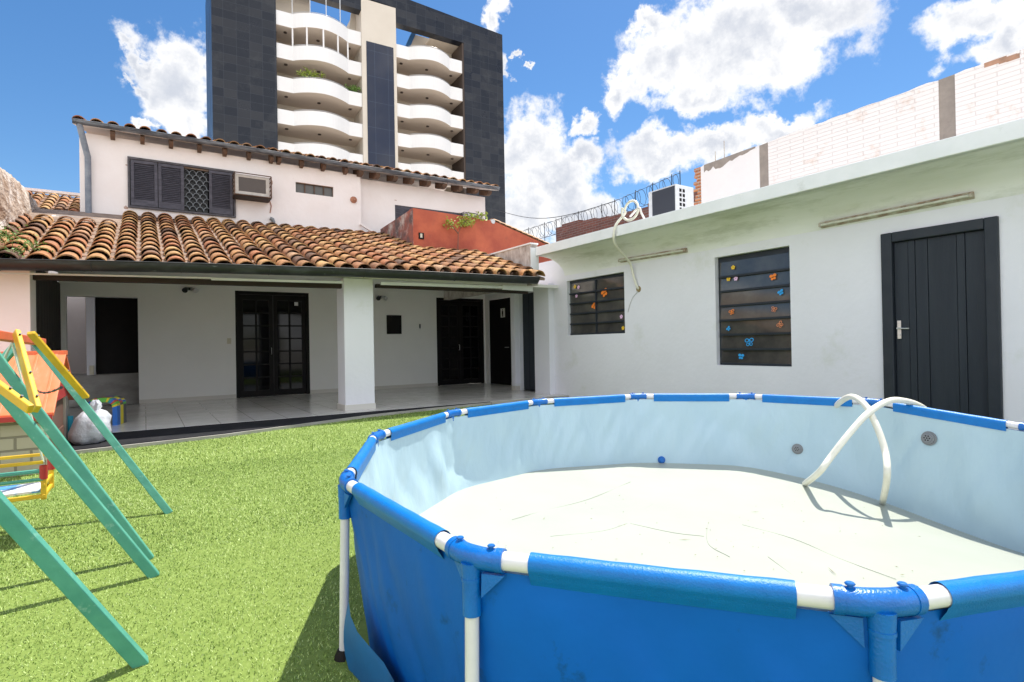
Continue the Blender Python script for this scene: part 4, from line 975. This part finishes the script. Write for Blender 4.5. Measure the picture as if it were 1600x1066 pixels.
# ------------------------------------------------------------------ APARTMENT TOWER
def tower():
    yd = math.radians(-3); n = Vector((-math.sin(yd), math.cos(yd), 0))
    t = thing('apartment_tower', 'high-rise apartment tower clad in dark granite with curved white balconies', 'tower', n*58, local=True, rz=yd)
    TOP = 38.35
    b = MB(); b.box(2.42, 7.979, .0, 14, 0, TOP+2.0)
    b.make('dark_cladding', m_clad, t)
    b = MB(); b.prism([(28.15, 0, 0), (33.3, 0, 0), (33.3, 0, TOP), (28.15, 0, TOP+.34)], (0, 14, 0)); b.make('dark_cladding', m_clad, t)
    b = MB(); b.prism([(8.0-.02, 0.002, 36.6), (8-.02, 0.002, TOP+1.66), (20.0, .002, TOP+.87), (28.149, .002, TOP+.34), (28.149, .002, 36.05), (20.1, .002, 36.15), (20.1, .002, 37.75), (16.5, .002, 37.9), (16.5, .002, 36.4)], (0, 1.0, 0)); b.make('dark_lintel', m_clad, t)
    b = MB(); b.box(16.3, 20.05, -.02, 6, 0, 37.7); b.make('beige_pier', m_tbeige, t)
    b = MB(); b.box(16.78, 19.72, -.05, -.021, 0, 33.3); b.make('glass_curtain', m_curtain, t)
    b = MB(); b.box(7.985, 16.3, 3.4, 13.9, 0, 33.0); b.box(20.051, 28.145, 3.4, 13.9, 0, 32.7); b.make('rear_wall', m_tbeige, t)
    b = MB(); b.box(27.95, 28.149, .05, 3.39, 0, 36.0); b.make('brown_reveal', m_tdark, t)
    # terrace structures on top
    b = MB(); b.box(8.0, 11.6, 2.2, 2.5, 33, 38); b.prism([(15.35, 2.2, 33), (16.29, 2.2, 33), (16.29, 2.2, 37.5), (15.9, 2.2, 37.5)], (0, .3, 0)); b.prism([(21.6, 3.0, 33), (28.14, 3.0, 33), (28.14, 3.0, 37.2), (23.4, 3.0, 37.2)], (0, .3, 0)); b.box(24.5, 28.14, 1.0, 2.99, 36.1, 36.35)
    b.split('terrace_wall', m_tbeige, t)
    b = MB(); b.prism([(21.1, 2.8, 33), (21.6, 2.8, 33), (23.4, 2.8, 37.2), (22.9, 2.8, 37.2)], (0, .5, 0)); b.make('blue_truss', mat('blue_steel', (.03, .12, .28), .5), t)
    def outline(x0, xa, xb, x1, bul, y0=.12):
        P = [(x0, y0)]; k = 18
        for i in range(k+1):
            s = i/k; x = xa+(xb-xa)*s; P.append((x, y0-bul*math.sin(PI*s)**.85))
        P.append((x1, y0)); return P
    def balc(x0, xa, xb, x1, z, bul):
        o = outline(x0, xa, xb, x1, bul); mb = MB(); h = 1.42; th = .14
        F0 = [(x, y, z-h) for x, y in o]; F1 = [(x, y, z) for x, y in o]
        mb.grid([F0, F1], False)
        I0 = [(x, y+th, z-h+.25) for x, y in o]; I1 = [(x, y+th, z) for x, y in o]; mb.grid([I0, I1], False); mb.grid([F1, I1], False)
        bo = mb.make('balcony', m_tband, t)
        mb = MB(); mb.add(F0+[(x1, 3.39, z-h), (x0, 3.39, z-h)], [tuple(range(len(F0)+2))]); mb.add([(x, y+th, z-h+.25) for x, y in o]+[(x1, 3.39, z-h+.25), (x0, 3.39, z-h+.25)], [tuple(range(len(F0)+2))]); mb.make('soffit', m_tsoff, bo)
        mb = MB()
        for fx in (.12, .5, .88):
            x = x0+(x1-x0)*fx; mb.tube([(x, 1.2, z-h-.004), (x, 1.2, z-h-.08)], .17, 10)
        mb.make('ceiling_lamp', m_tdark, bo)
        mb = MB(); mb.tube([(x, y+.05, z+.10) for x, y in o[1:-1]], .03, 5); mb.make('handrail', m_steel, bo)
    for k in range(10):
        balc(7.99, 9.5, 14.9, 16.29, 34.15-3.22*k, 1.25)
        balc(20.06, 21.5, 26.4, 27.94, 33.92-3.22*k, 1.15)
    # windows and piers on the rear walls
    for k in range(9):
        for (a, b_) in ((8.6, 11.2), (12.2, 15.4), (20.6, 23.0), (24.2, 27.2)):
            z0 = 34.0-3.22*(k+1)-1.15; mb = MB(); mb.box(a, b_, 3.34, 3.398, z0, z0+2.2); wo = mb.make('window', m_tdark, t)
            mb = MB(); mb.box(a+.1, (a+b_)/2-.05, 3.31, 3.338, z0+.1, z0+2.1); mb.box((a+b_)/2+.05, b_-.1, 3.31, 3.338, z0+.1, z0+2.1); mb.make('pane', m_glass, wo)
    # glazed-in balconies
    o = outline(7.99, 9.5, 14.9, 16.29, 1.25)
    mb = MB()
    for x, y in [o[1], o[5], o[10], o[15], o[19]]: mb.box(x-.07, x+.07, y+.02, y+.14, 34.15-3.22, 34.15-1.42)
    mb.make('glazing_mullion', m_tband, t)
    mb = MB()
    for x, y in [o[1], o[6], o[11], o[16]]: mb.box(x-.035, x+.035, y+.02, y+.09, 34.15, 36.6)
    mb.make('terrace_mullion', m_metal, t)
    # plants on balconies
    R = Matrix.Rotation(yd, 4, 'Z')
    for (x, y, z, w, lab, mt) in ((11.2, -.75, 27.75, .75, 'feathery green potted plant on an upper left tower balcony', m_leafy), (15.3, .3, 27.75, .6, 'dark bushy potted plant at the right end of a tower balcony', m_leaf)):
        bp = n*58+R @ Vector((x, y+.3, z-1.15)); pt = thing('potted_plant', lab, 'plant', bp, 'plants on the tower balconies')
        mb = MB(); mb.tube([bp, bp+Vector((0, 0, .4))], [.16, .24], 10); mb.make('pot', m_obrick, pt)
        tips = [bp+Vector((random.gauss(0, w*.7), random.gauss(0, .2), 1.25+random.uniform(0, w))) for _ in range(14)]
        mb = MB()
        for q in tips: mb.tube([bp+Vector((0, 0, .35)), (bp+q)/2+Vector((0, 0, .3)), q], .02, 4)
        mb.make('stem', m_leaf, pt); mb = MB(); leaves(mb, tips, .14, 260, .16); mb.make('foliage', mt, pt)
tower()

# ------------------------------------------------------------------ THE POOL
def pool():
    t = thing('frame_pool', 'round blue steel-frame paddling pool, nearly empty, standing on the turf', 'pool', (PC.x, PC.y, 0))
    # height of the liner foot round the pool, as surveyed (the yard dips towards the annex)
    A = [-.38, -.2, .04, .29, .59, 1.05, 1.53, 1.99, 2.45, 2.9, 3.3, 3.9, 4.5, 5.1, 5.6, -.38+2*PI]
    Zb = [-.245, -.186, -.10, -.01, .042, .052, .085, .10, .11, .09, .06, .04, .02, -.05, -.17, -.245]
    def zfoot(th):
        while th < A[0]: th += 2*PI
        while th > A[0]+2*PI: th -= 2*PI
        return float(np.interp(th, A, Zb))
    NT = 540; NV = 22
    ths = [2*PI*i/NT for i in range(NT)]
    full = [rtop(a, True) for a in ths]; RT = [q[0] for q in full]; ZT = [q[1] for q in full]
    RTs = np.array([np.mean([RT[(i+j) % NT] for j in range(-9, 10)]) for i in range(NT)])
    ZB = np.array([zfoot(a) for a in ths]); ZB = np.array([np.mean([ZB[(i+j) % NT] for j in range(-9, 10)]) for i in range(NT)])
    RB = RTs-.075
    liner = []; outer = []
    for j in range(NV+1):
        s = j/NV; rowi = []; rowo = []
        for i, a in enumerate(ths):
            zt = ZT[i]-.028; z = zt+(ZB[i]-zt)*s
            wr = .020*math.sin(a*31+s*3.0+2*math.sin(a*5))*math.sin(PI*min(1, s*1.1))*(.4+.6*noise.noise(Vector((math.cos(a)*3, math.sin(a)*3, s*2))))
            wr += .034*noise.noise(Vector((math.cos(a)*5, math.sin(a)*5, z*2.2)))*math.sin(PI*s)
            wr += .022*abs(noise.noise(Vector((math.cos(a+z*.25)*17, math.sin(a+z*.25)*17, z*1.6))))*math.sin(PI*s)
            f_ = s**1.3
            r = (RT[i]*(1-s)+RTs[i]*s-.018)*(1-f_)+RB[i]*f_+min(wr, .006+.03*f_)
            rowi.append((PC.x+r*math.cos(a), PC.y+r*math.sin(a), z))
            ro = r+.014
            x_, y_ = PC.x+ro*math.cos(a), PC.y+ro*math.sin(a); zg = gz(x_, y_)+.006
            rowo.append((x_, y_, zt+(zg-zt)*s))
        liner.append(rowi); outer.append(rowo)
    mb = MB(); mb.grid(liner, True, closed=True); lo_ = mb.make('liner_wall', m_liner, t, fixn=False)
    mb = MB(); mb.grid(outer, True, closed=True); mb.make('outer_wall', m_outer, t, fixn=False)
    # floor
    zc = .03
    G = [[(PC.x+(r_*rr)*math.cos(a), PC.y+(r_*rr)*math.sin(a), zc+(zb-zc)*rr**2.2+.006*noise.noise(Vector((3*r_*rr*math.cos(a), 3*r_*rr*math.sin(a), 0)))*(1-rr**6)) for a, r_, zb in zip(ths, RB, ZB)] for rr in (0.001, .15, .3, .45, .6, .7, .8, .88, .95, 1.008)]
    mb = MB(); mb.grid(G, True, closed=True)
    mb.make('liner_floor', m_bed, t, fixn=False)
    def FZ(u, v, dz=.004):                               # where a sight line meets the sloping floor
        z = .03
        for _ in range(14):
            P = AZ(u, v, z); q = P.xy-PC.xy; a = math.atan2(q.y, q.x) % (2*PI); i = int(a/(2*PI)*NT) % NT; rr = min(1, q.length/RB[i]); z = .5*z+.5*(zc+(ZB[i]-zc)*rr**2.2)
        return AZ(u, v, z+dz)
    pool.FZ = FZ
    # creases in the floor
    mb = MB()
    for px in ([(800, 812), (850, 798), (920, 780), (985, 753)], [(985, 818), (1050, 832), (1100, 838)], [(1160, 820), (1240, 842), (1310, 872), (1400, 905)], [(1105, 820), (1107, 850), (1140, 870)], [(1200, 870), (1240, 900), (1260, 915)], [(860, 838), (940, 830), (980, 818)], [(1000, 800), (1020, 788)]):
        pts = smooth_pts([FZ(u, v, .001) for u, v in px], 6); mb.tube(pts, .0013, 5)
    mb.make('floor_crease', mat('crease', (.325, .34, .28), .6), t)
    # side band below the rail where sleeve joins the wall
    for i in range(NJ):
        a, b = J[i], J[(i+1) % NJ]; d = (b-a).normalized(); L_ = (b-a).length; out_ = Vector((d.y, -d.x, 0))
        if out_.dot((a+b)/2-PC) < 0: out_ = -out_
        s0, s1 = .142, L_-.142
        # blue sleeve
        mb = MB(); n = 12; G = []
        for k_ in range(13):
            s = s0+(s1-s0)*k_/12; c = a+d*s; sag = -.001*math.sin(PI*k_/12)
            rr = .0242+.0006*math.sin(k_*2.1)
            ring = []
            for q in range(15):
                g_ = -.12*PI+1.42*PI*q/14      # open loop that drops into the wall
                ring.append(c+out_*(-.002+rr*math.cos(g_-PI*.15+.0))+Vector((0, 0, rr*math.sin(g_-PI*.15)+sag)))
            ring.append(c-out_*.022+Vector((0, 0, -.045))); ring.insert(0, c-out_*.004+Vector((0, 0, -.050))); ring.insert(1, c+out_*.004+Vector((0, 0, -.037))); ring.insert(2, c+out_*.011+Vector((0, 0, -.026)))
            G.append(ring)
        mb.grid(G, True); mb.make('rail_sleeve', m_rail, t, fixn=False)
        mb = MB(); mb.tube([a+d*.065, b-d*.065], .0205, 14); mb.make('top_rail', m_tube, t)
    for i in range(NJ):
        p = J[i]; d0 = (J[i-1]-p).normalized(); d1_ = (J[(i+1) % NJ]-p).normalized()
        mb = MB(); Lj = .078
        pts = [p+d0*Lj, p+d0*(Lj*.55), p+d0*.025+d1_*.004, p+d1_*.025+d0*.004, p+d1_*(Lj*.55), p+d1_*Lj]
        mb.tube(smooth_pts(pts, 3), .0252, 18)
        mb.tube([p+d0*(Lj+.002), p+d0*(Lj-.016)], .0268, 18); mb.tube([p+d1_*(Lj+.002), p+d1_*(Lj-.016)], .0268, 18)
        mb.tube([p+Vector((0, 0, -.01)), p+Vector((0, 0, -.055)), p+Vector((0, 0, -.13))], [.024, .0215, .0215], 16)
        mb.tube([p+Vector((0, 0, -.045)), p+Vector((0, 0, -.053))], .0232, 16)
        for dd in (d0, d1_): mb.prism([p+dd*.03+Vector((0, 0, -.03)), p+dd*.085+Vector((0, 0, -.03)), p+dd*.028+Vector((0, 0, -.085))], Vector((dd.y, -dd.x, 0))*.012)
        jo = mb.make('corner_joint', m_joint, t)
        for dd in (d0, d1_):
            q = p+dd*.050; mb = MB(); mb.tube([q+Vector((0, 0, .022)), q+Vector((0, 0, .032))], [.005, .005], 10); mb.tube([q+Vector((0, 0, .0295)), q+Vector((0, 0, .0315)), q+Vector((0, 0, .034))], [.0085, .0095, .007], 12); mb.make('button_pin', m_joint, jo)
        mb = MB(); o2 = (p-PC).xy.normalized(); o3 = Vector((o2.x, o2.y, 0)); mb.tube([p+Vector((0, 0, -.12)), Vector((p.x, p.y, gz(p.x, p.y)+.012))+o3*.012], .0165, 16); lg = mb.make('leg', m_tube, t)
        mb = MB(); f0 = Vector((p.x, p.y, gz(p.x, p.y)))+o3*.012; mb.tube([f0+Vector((0, 0, .0)), f0+Vector((0, 0, .035))], [.038, .022], 14); mb.make('foot_cap', m_black, lg)
    # loose skirt of vinyl flapping by the leg
    mb = MB(); G = []
    for k_ in range(10):
        s = k_/9; row = []
        for q in range(8):
            w = q/7; th = PI-.02+.30*s+.0
            r = rtop(th)+.02+.07*s*w+.02*math.sin(9*s+3*w)
            ztop = .24-.21*s
            row.append((PC.x+r*math.cos(th+.25*w*s), PC.y+r*math.sin(th+.25*w*s), ztop*(1-w)+.004))
        G.append(row)
    mb.grid(G, True); mb.make('loose_skirt', mat('faded_vinyl', (.004, .12, .36), .55, (.003, .09, .28), 6, 1), t, fixn=False)
    # inlets on the far wall
    def onwall(u, v, back=.03):
        th = None; best = None
        for a in np.linspace(-.9, 1.8, 400):
            for j in range(NV):
                P = Vector(liner[j][int((a % (2*PI))/(2*PI)*NT) % NT])
                c = P-EYE; dd = ray(u, v).normalized(); e = (c-dd*c.dot(dd)).length/c.length
                if best is None or e < best[0]: best = (e, P, a)
        return best[1], best[2]
    for (u, v, r_, nm) in ((1247, 700, .034, 'inlet'), (1453, 687, .040, 'inlet'), (1035, 722, .026, 'drain_plug')):
        P, a = onwall(u, v); nrm = Vector((-math.cos(a), -math.sin(a), .15)).normalized()
        mb = MB(); mb.tube([P-nrm*.02, P+nrm*.022], r_, 18); mb.tube([P+nrm*.022, P+nrm*.032], [r_*.8, r_*.7], 18); mb.tube([P+nrm*.0, P+nrm*.008], r_*1.25, 18)
        if nm == 'inlet':
            mb2 = MB()
            side = nrm.cross(Vector((0, 0, 1))).normalized(); up = side.cross(nrm)
            for k_ in range(7):
                c = P+nrm*.033+(Vector((0, 0, 0)) if k_ == 6 else side*(r_*.42*math.cos(k_*PI/3))+up*(r_*.42*math.sin(k_*PI/3))); mb2.tube([c, c+nrm*.001], r_*.12, 8)
        io = mb.make(nm, m_fit if nm == 'inlet' else m_joint, t, bevel=.002)
        if nm == 'inlet': mb2.make('strainer_hole', m_black, io)
    return liner, ths
liner, ths = pool()
# debris on the pool floor
mb = MB()
rd = random.Random(3)
for (u, v, L_) in [(850, 810, .02), (1070, 843, .035), (1180, 800, .03), (1107, 817, .012), (1300, 892, .05), (1222, 789, .006), (1104, 826, .008), (1410, 898, .012), (1510, 840, .02), (1525, 832, .01), (964, 842, .006), (1000, 835, .005), (900, 848, .005)] + [(rd.uniform(760, 1450), rd.uniform(770, 905), .004+.006*rd.random()**2) for _ in range(55)]:
    c = pool.FZ(u, v, .006); a = rd.uniform(0, PI); d = Vector((math.cos(a), math.sin(a), 0)); w = Vector((-d.y, d.x, 0))*.0022
    if math.hypot(c.x-PC.x, c.y-PC.y) > 1.5: continue
    mb.add([c-d*L_, c-w, c+d*L_, c+w, c+Vector((0, 0, .002))], [(0, 1, 4), (1, 2, 4), (2, 3, 4), (3, 0, 4)])
tag(mb.make('leaf_litter', mat('litter', (.30, .29, .10), .8, (.14, .10, .05), 9, 1)), 'scattered bits of leaf and straw on the pool floor', 'litter', kind='stuff')
# white hose looped over the far rim
def hose():
    t = thing('pool_hose', 'thick milky white hose crossing over the far rim of the pool', 'hose', (4.6, 2.0, RZ))
    k = AZ(1375, 628, RZ+.03)
    def R_(u, v, f): d = ray(u, v); base = (k.x*_f.x+k.y*_f.y)*f; return EYE+d*base
    A_ = [R_(1304, 640, 1.12), R_(1312, 629, 1.09), R_(1330, 620, 1.03), R_(1350, 631, .98), R_(1368, 662, .95), R_(1383, 705, .925), R_(1386, 745, .90), pool.FZ(1379, 786, .016)]
    B_ = [R_(1470, 660, 1.10), R_(1440, 636, 1.045), R_(1410, 626, 1.0), R_(1385, 628, .975), R_(1355, 647, .955), R_(1325, 680, .945), R_(1300, 712, .945), R_(1280, 738, .95), pool.FZ(1258, 756, .016)]
    B_ = [AZ(1500, 700, .1)+Vector((.9, .3, 0))]+B_; A_ = [A_[0]+Vector((.10, .1, -.12))]+A_
    for nme, P in (('hose_strand', A_), ('hose_strand', B_)):
        mb = MB(); mb.tube(smooth_pts(P, 8), .0215, 12); mb.make(nme, m_hose, t)
hose()

# ------------------------------------------------------------------ SWINGS
def swing(name, lab, legs, beamends, xm, knee, beamcol):
    base = Vector((-.7, (legs[0][0].y+legs[1][0].y)/2, 0)); t = thing(name, lab, 'swing', base, 'timber swing frames')
    b = MB(); b.obox(beamends[0], beamends[1], .045, .050); b.make('top_beam', beamcol, t, bevel=.006)
    for foot, top in legs:
        for mir in (0, 1):
            f_ = foot if not mir else Vector((2*xm-foot.x, foot.y, 0)); tp = top if not mir else Vector((2*xm-top.x, top.y, top.z))
            d = (tp-f_).normalized(); mb = MB()
            mb.obox(f_+Vector((0, 0, .0)), tp+d*.06, .044, .046, up=(1, 0, .3)); mb.make('leg', m_teal, t, bevel=.005)
    for p, q in knee:
        mb = MB(); mb.obox(p, q, .024, .040, up=(.5, -.7, .5)); br_ = mb.make('knee_brace', m_yellow, t, bevel=.005)
        mb = MB(); d = (q-p).normalized()
        for e in (p+d*.06, q-d*.08, p.lerp(q, .6)): mb.tube([e+Vector((.010, -.012, .016)), e+Vector((.014, -.017, .022))], .005, 8)
        mb.make('bolt', m_dmetal, br_)
    return t
V3 = lambda x, y, z: Vector((x, y, z))
# far frame
def line_top(fu, fv, tu, tv, X): return AX(tu, tv, X)
L1f, L1t = V3(.13, 4.51, 0), AX(60, 542, -.60)
L2f, L2t = V3(.01, 3.59, 0), AX(-25, 533, -.66)
sA = swing('timber_swing', 'far timber swing frame with teal legs, yellow braces and a red top beam', [(L1f, L1t), (L2f, L2t)], (AX(66, 535, -.60), L2t+V3(-.0, -.25, .04)), -.66,
           [(AX(32, 528, -.60)+V3(.045, 0, .03), L1f.lerp(L1t, .70)+V3(.045, -.03, .0)), (AX(8, 528, -.62)+V3(.045, 0, .03), AX(58, 640, -.42))], m_orange)
L3f, L3t = V3(.03, 3.30, 0), AX(-68, 530, -.68)
L4f, L4t = V3(-.02, 2.41, 0), AX(-243, 525, -.66)
sB = swing('timber_swing', 'near timber swing frame with thick teal legs and yellow brace at the left edge', [(L3f, L3t), (L4f, L4t)], (L3t+V3(0, .1, .04), L4t+V3(0, -.25, .04)), -.70,
           [(AX(-40, 575, -.62), AX(48, 640, -.40))], m_orange)
# baby swing seat
def seat():
    c = AX(30, 760, -.62); y = c.y; x1 = AY(68, 735, y).x; x0 = x1-.42
    zt = AY(68, 722, y).z; zb = AY(68, 775, y).z; y2 = y+.32
    t = thing('swing_seat', 'yellow and red wooden child swing seat with teal rods hanging on rope', 'swing seat', ((x0+x1)/2, y, zb))
    mb = MB()
    for yy in (y, y2): mb.obox((x0, yy, zt), (x1, yy, zt), .016, .020)
    mb.split('top_rail', m_yellow, t, bevel=.004)
    mb = MB()
    for xx in (x0, x1):
        mb.obox((xx, y-.02, zt-.135), (xx, y2+.02, zt-.135), .018, .02)
    for yy in (y, y2): mb.obox((x0, yy, zb), (x1, yy, zb), .018, .024)
    for xx in (x0, x1): mb.obox((xx, y-.02, zb), (xx, y2+.02, zb), .018, .024)
    mb.split('base_rail', m_yellow, t, bevel=.004)
    mb = MB()
    for xx in (x0, x1):
        for yy in (y, y2): mb.tube([(xx, yy, zt-.02), (xx, yy, zt-.10)], .020, 10, cap=False)
    mb.split('spacer', m_redp, t)
    mb = MB()
    for xx in (x0, x1):
        for yy in (y, y2): mb.obox((xx, yy, zt-.10), (xx, yy, zb-.02), .026, .026)
    mb.split('post', m_yellow, t, bevel=.004)
    mb = MB()
    for yy in (y-.006, y2): mb.tube([(x0, yy, zt-.10), (x1, yy, zt-.10)], .010, 8, cap=False)
    mb.tube([(x0, y, zt-.055), (x1, y, zt-.055)], .008, 8, cap=False); mb.split('rod', m_teal, t)
    mb = MB(); mb.box(x0+.02, x1-.02, y+.015, y2-.015, zb+.02, zb+.032); mb.make('seat_board', mat('board_paint', (.60, .62, .66), .6, (.06, .26, .55), 6, 1, lo=.5, hi=.55), t)
    mb = MB()
    top = L3t.lerp(L4t, .1)+V3(0, 0, 0)
    for xx in (x0, x1):
        for yy in (y, y2): mb.tube([(xx, yy, zt), ((xx*.35-.66*.65), (yy+L2t.y+.1)/2*.5+(L2t.y)*.5, (zt+L2t.z)/2) if False else Vector((xx, yy, zt)).lerp(Vector((-.66, y+.1, L2t.z)), .5), Vector((-.66, y+.1, L2t.z))], .0055, 5, cap=False)
    mb.split('rope', m_rope, t)
seat()
mb = MB(); a = AX(50, 605, -.62); b = AX(97, 605, -.28)
pts = [a.lerp(b, k/14)+Vector((0, 0, -.03*math.sin(PI*k/14))) for k in range(15)]
for k in range(14): mb.tube([pts[k], pts[k].lerp(pts[k+1], .8)], .006 if k % 2 else .0045, 5)
solo(mb.make('chain', m_dmetal), 'short dark chain strung between braces of the far swing', 'chain')

# ------------------------------------------------------------------ PLAYHOUSE
def playhouse():
    y0 = 6.7; x1 = AY(72, 740, y0).x; x0 = x1-1.25; y1 = 8.6; we = AY(70, 645, y0).z
    rdg = AY(94, 556, (y0+y1)/2).z
    t = thing('playhouse', 'child playhouse with orange roof and beige brick-pattern walls behind the swing', 'playhouse', ((x0+x1)/2, y0, 0))
    mb = MB(); mb.box(x0, x1, y0, y0+.04, 0, we); mb.box(x0, x1, y1-.04, y1, 0, we); mb.split('wall_panel', m_beige, t)
    mb = MB(); ym = (y0+y1)/2
    mb.prism([(x1-.041, y0+.041, 0), (x1-.041, y0+.22, 0), (x1-.041, y0+.22, we+.10), (x1-.041, y0+.041, we)], (.04, 0, 0)); mb.prism([(x1-.041, y1-.3, 0), (x1-.041, y1-.041, 0), (x1-.041, y1-.041, we), (x1-.041, y1-.3, we+.10)], (.04, 0, 0))
    mb.box(x0+.001, x0+.04, y0+.041, y1-.041, 0, we); mb.split('side_panel', m_beige2, t, bevel=.004)
    mb = MB(); mb.box(x1-.05, x1-.025, y0+.222, y1-.302, .03, we+.05)
    mb.box(x1-.026, x1-.015, y0+.27, y1-.35, .1, we*.5); do = mb.make('door', m_pbrown, t, bevel=.004)
    mb = MB(); mb.prism([(x1-.04, y0+.1, we+.052), (x1-.04, y1-.1, we+.052), (x1-.04, ym, rdg-.06)], (.05, 0, 0)); mb.make('gable', m_redp, t)
    mb = MB(); ov = .08; X0, X1 = x0-.06, x1+.07
    def face(s):
        ye = y0-ov if s < 0 else y1+ov
        zl = we-.03
        mb.prism([(X0, ye, zl), (X1, ye, zl), (X1, ym, rdg), (X0, ym, rdg)], (0, 0, .035))
        for k in range(9):
            xx = X0+.08+(X1-X0-.16)*k/8; mb.obox((xx, ye, zl+.037), (xx, ym, rdg+.037), .022, .010)
    face(-1); face(1); mb.obox((X0-.01, ym, rdg+.03), (X1+.01, ym, rdg+.03), .07, .05); mb.make('roof', m_ored, t, bevel=.004)
    mb = MB(); mb.obox((X1-.01, y0-ov-.01, we-.035), (X0, y0-ov-.01, we-.035), .03, .045); mb.make('eave_trim', m_redp, t)
    mb = MB(); mb.tube([(x1+.02, y1-.12, 0), (x1+.02, y1-.12, .36)], .032, 12); mb.make('teal_post', mat('cyan_plastic', (.03, .38, .50), .45), t)
playhouse()
# ------------------------------------------------------------------ sack, toy arch, ball
def sack():
    c = Vector(AZ(137, 694, FL)); 
    mb = MB(); G = []; n = 40
    lv = [(0, .18), (.05, .24), (.14, .25), (.24, .23), (.33, .19), (.40, .14), (.44, .06), (.50, .09), (.56, .03)]
    for z, r in lv:
        row = []
        for i in range(n):
            a = 2*PI*i/n; o = 1+.22*noise.noise(Vector((math.cos(a)*2, math.sin(a)*2, z*7)))+.07*math.sin(7*a+z*20)*(z/.5)
            row.append((c.x+r*.80*o*math.cos(a)+z*.12, c.y+.15+r*.8*o*math.sin(a), FL+z*.86+.015*math.sin(5*a)*(z/.5)))
        G.append(row)
    mb.grid(G, True, closed=True); mb.add(G[0], [tuple(range(n))]); mb.add(G[-1], [tuple(range(n))])
    solo(mb.make('plastic_sack', m_bag), 'crumpled white plastic sack with blue print on the patio edge', 'sack')
sack()
def toyarch():
    b0 = AZ(150, 667, FL); b0 = b0-Vector((.10, -.05, 0)); x0 = b0.x; y0 = b0.y; W_ = .27; H = .40; Dp = .40; th = .06
    t = thing('toy_tunnel', 'multicoloured plastic play tunnel lying on the patio tiles behind the sack', 'toy', (x0, y0, FL))
    cols = [(.03, .16, .55), (.13, .50, .08), (.75, .62, .03), (.55, .10, .05), (.10, .10, .12), (.06, .35, .20)]
    ms = [mat('toy_colour', c, .45) for c in cols]
    def arch(r0, w, h):
        P = [(-w/2, 0), (-w/2, h-r0)]
        for k in range(1, 6): a = PI-PI/2*k/6; P.append((-w/2+r0+r0*math.cos(a), h-r0+r0*math.sin(a)))
        P += [(-w/2+r0, h), (w/2-r0, h)]
        for k in range(1, 6): a = PI/2-PI/2*k/6; P.append((w/2-r0+r0*math.cos(a), h-r0+r0*math.sin(a)))
        return P+[(w/2, h-r0), (w/2, 0)]
    O = arch(.12, W_*1.35, H); I = arch(.08, W_*1.35-2*th, H-th)
    rot = Matrix.Rotation(-.25, 3, 'Z')
    seq = [0, 1, 5, 0, 1, 2, 3, 1, 2, 5, 0, 3, 1, 2, 0]
    for s in range(len(O)-1):
        for q in range(3):
            a = q/3; b = (q+1)/3
            def Pp(p, d): return Vector(b0)+rot @ Vector((p[0]+W_*.66, d*Dp, p[1]))
            mb = MB(); V = [Pp(O[s], a), Pp(O[s+1], a), Pp(O[s+1], b), Pp(O[s], b), Pp(I[s], a), Pp(I[s+1], a), Pp(I[s+1], b), Pp(I[s], b)]
            mb.add(V, [(0, 1, 2, 3), (4, 5, 6, 7), (0, 1, 5, 4), (2, 3, 7, 6)])
            mb.make('tunnel_panel', ms[(seq[s]+q*2) % 5 if q else seq[s]], t)
toyarch()
p = AY(204, 621, D+.45); mb = MB()
G = [[(p.x+.035*math.sin(PI*j/8)*math.cos(2*PI*i/12), p.y+.035*math.sin(PI*j/8)*math.sin(2*PI*i/12), .125+.035*math.cos(PI*j/8)) for i in range(12)] for j in range(9)]
mb.grid(G, True, closed=True); mb.tube([(p.x-.2, p.y, .095), (p.x+.12, p.y, .095)], .007, 5)
solo(mb.make('toy_ball', m_yellow), 'small yellow ball with a stick in the passage behind the patio', 'ball')

for o in bpy.data.objects:
    if '_local' in o: del o['_local']
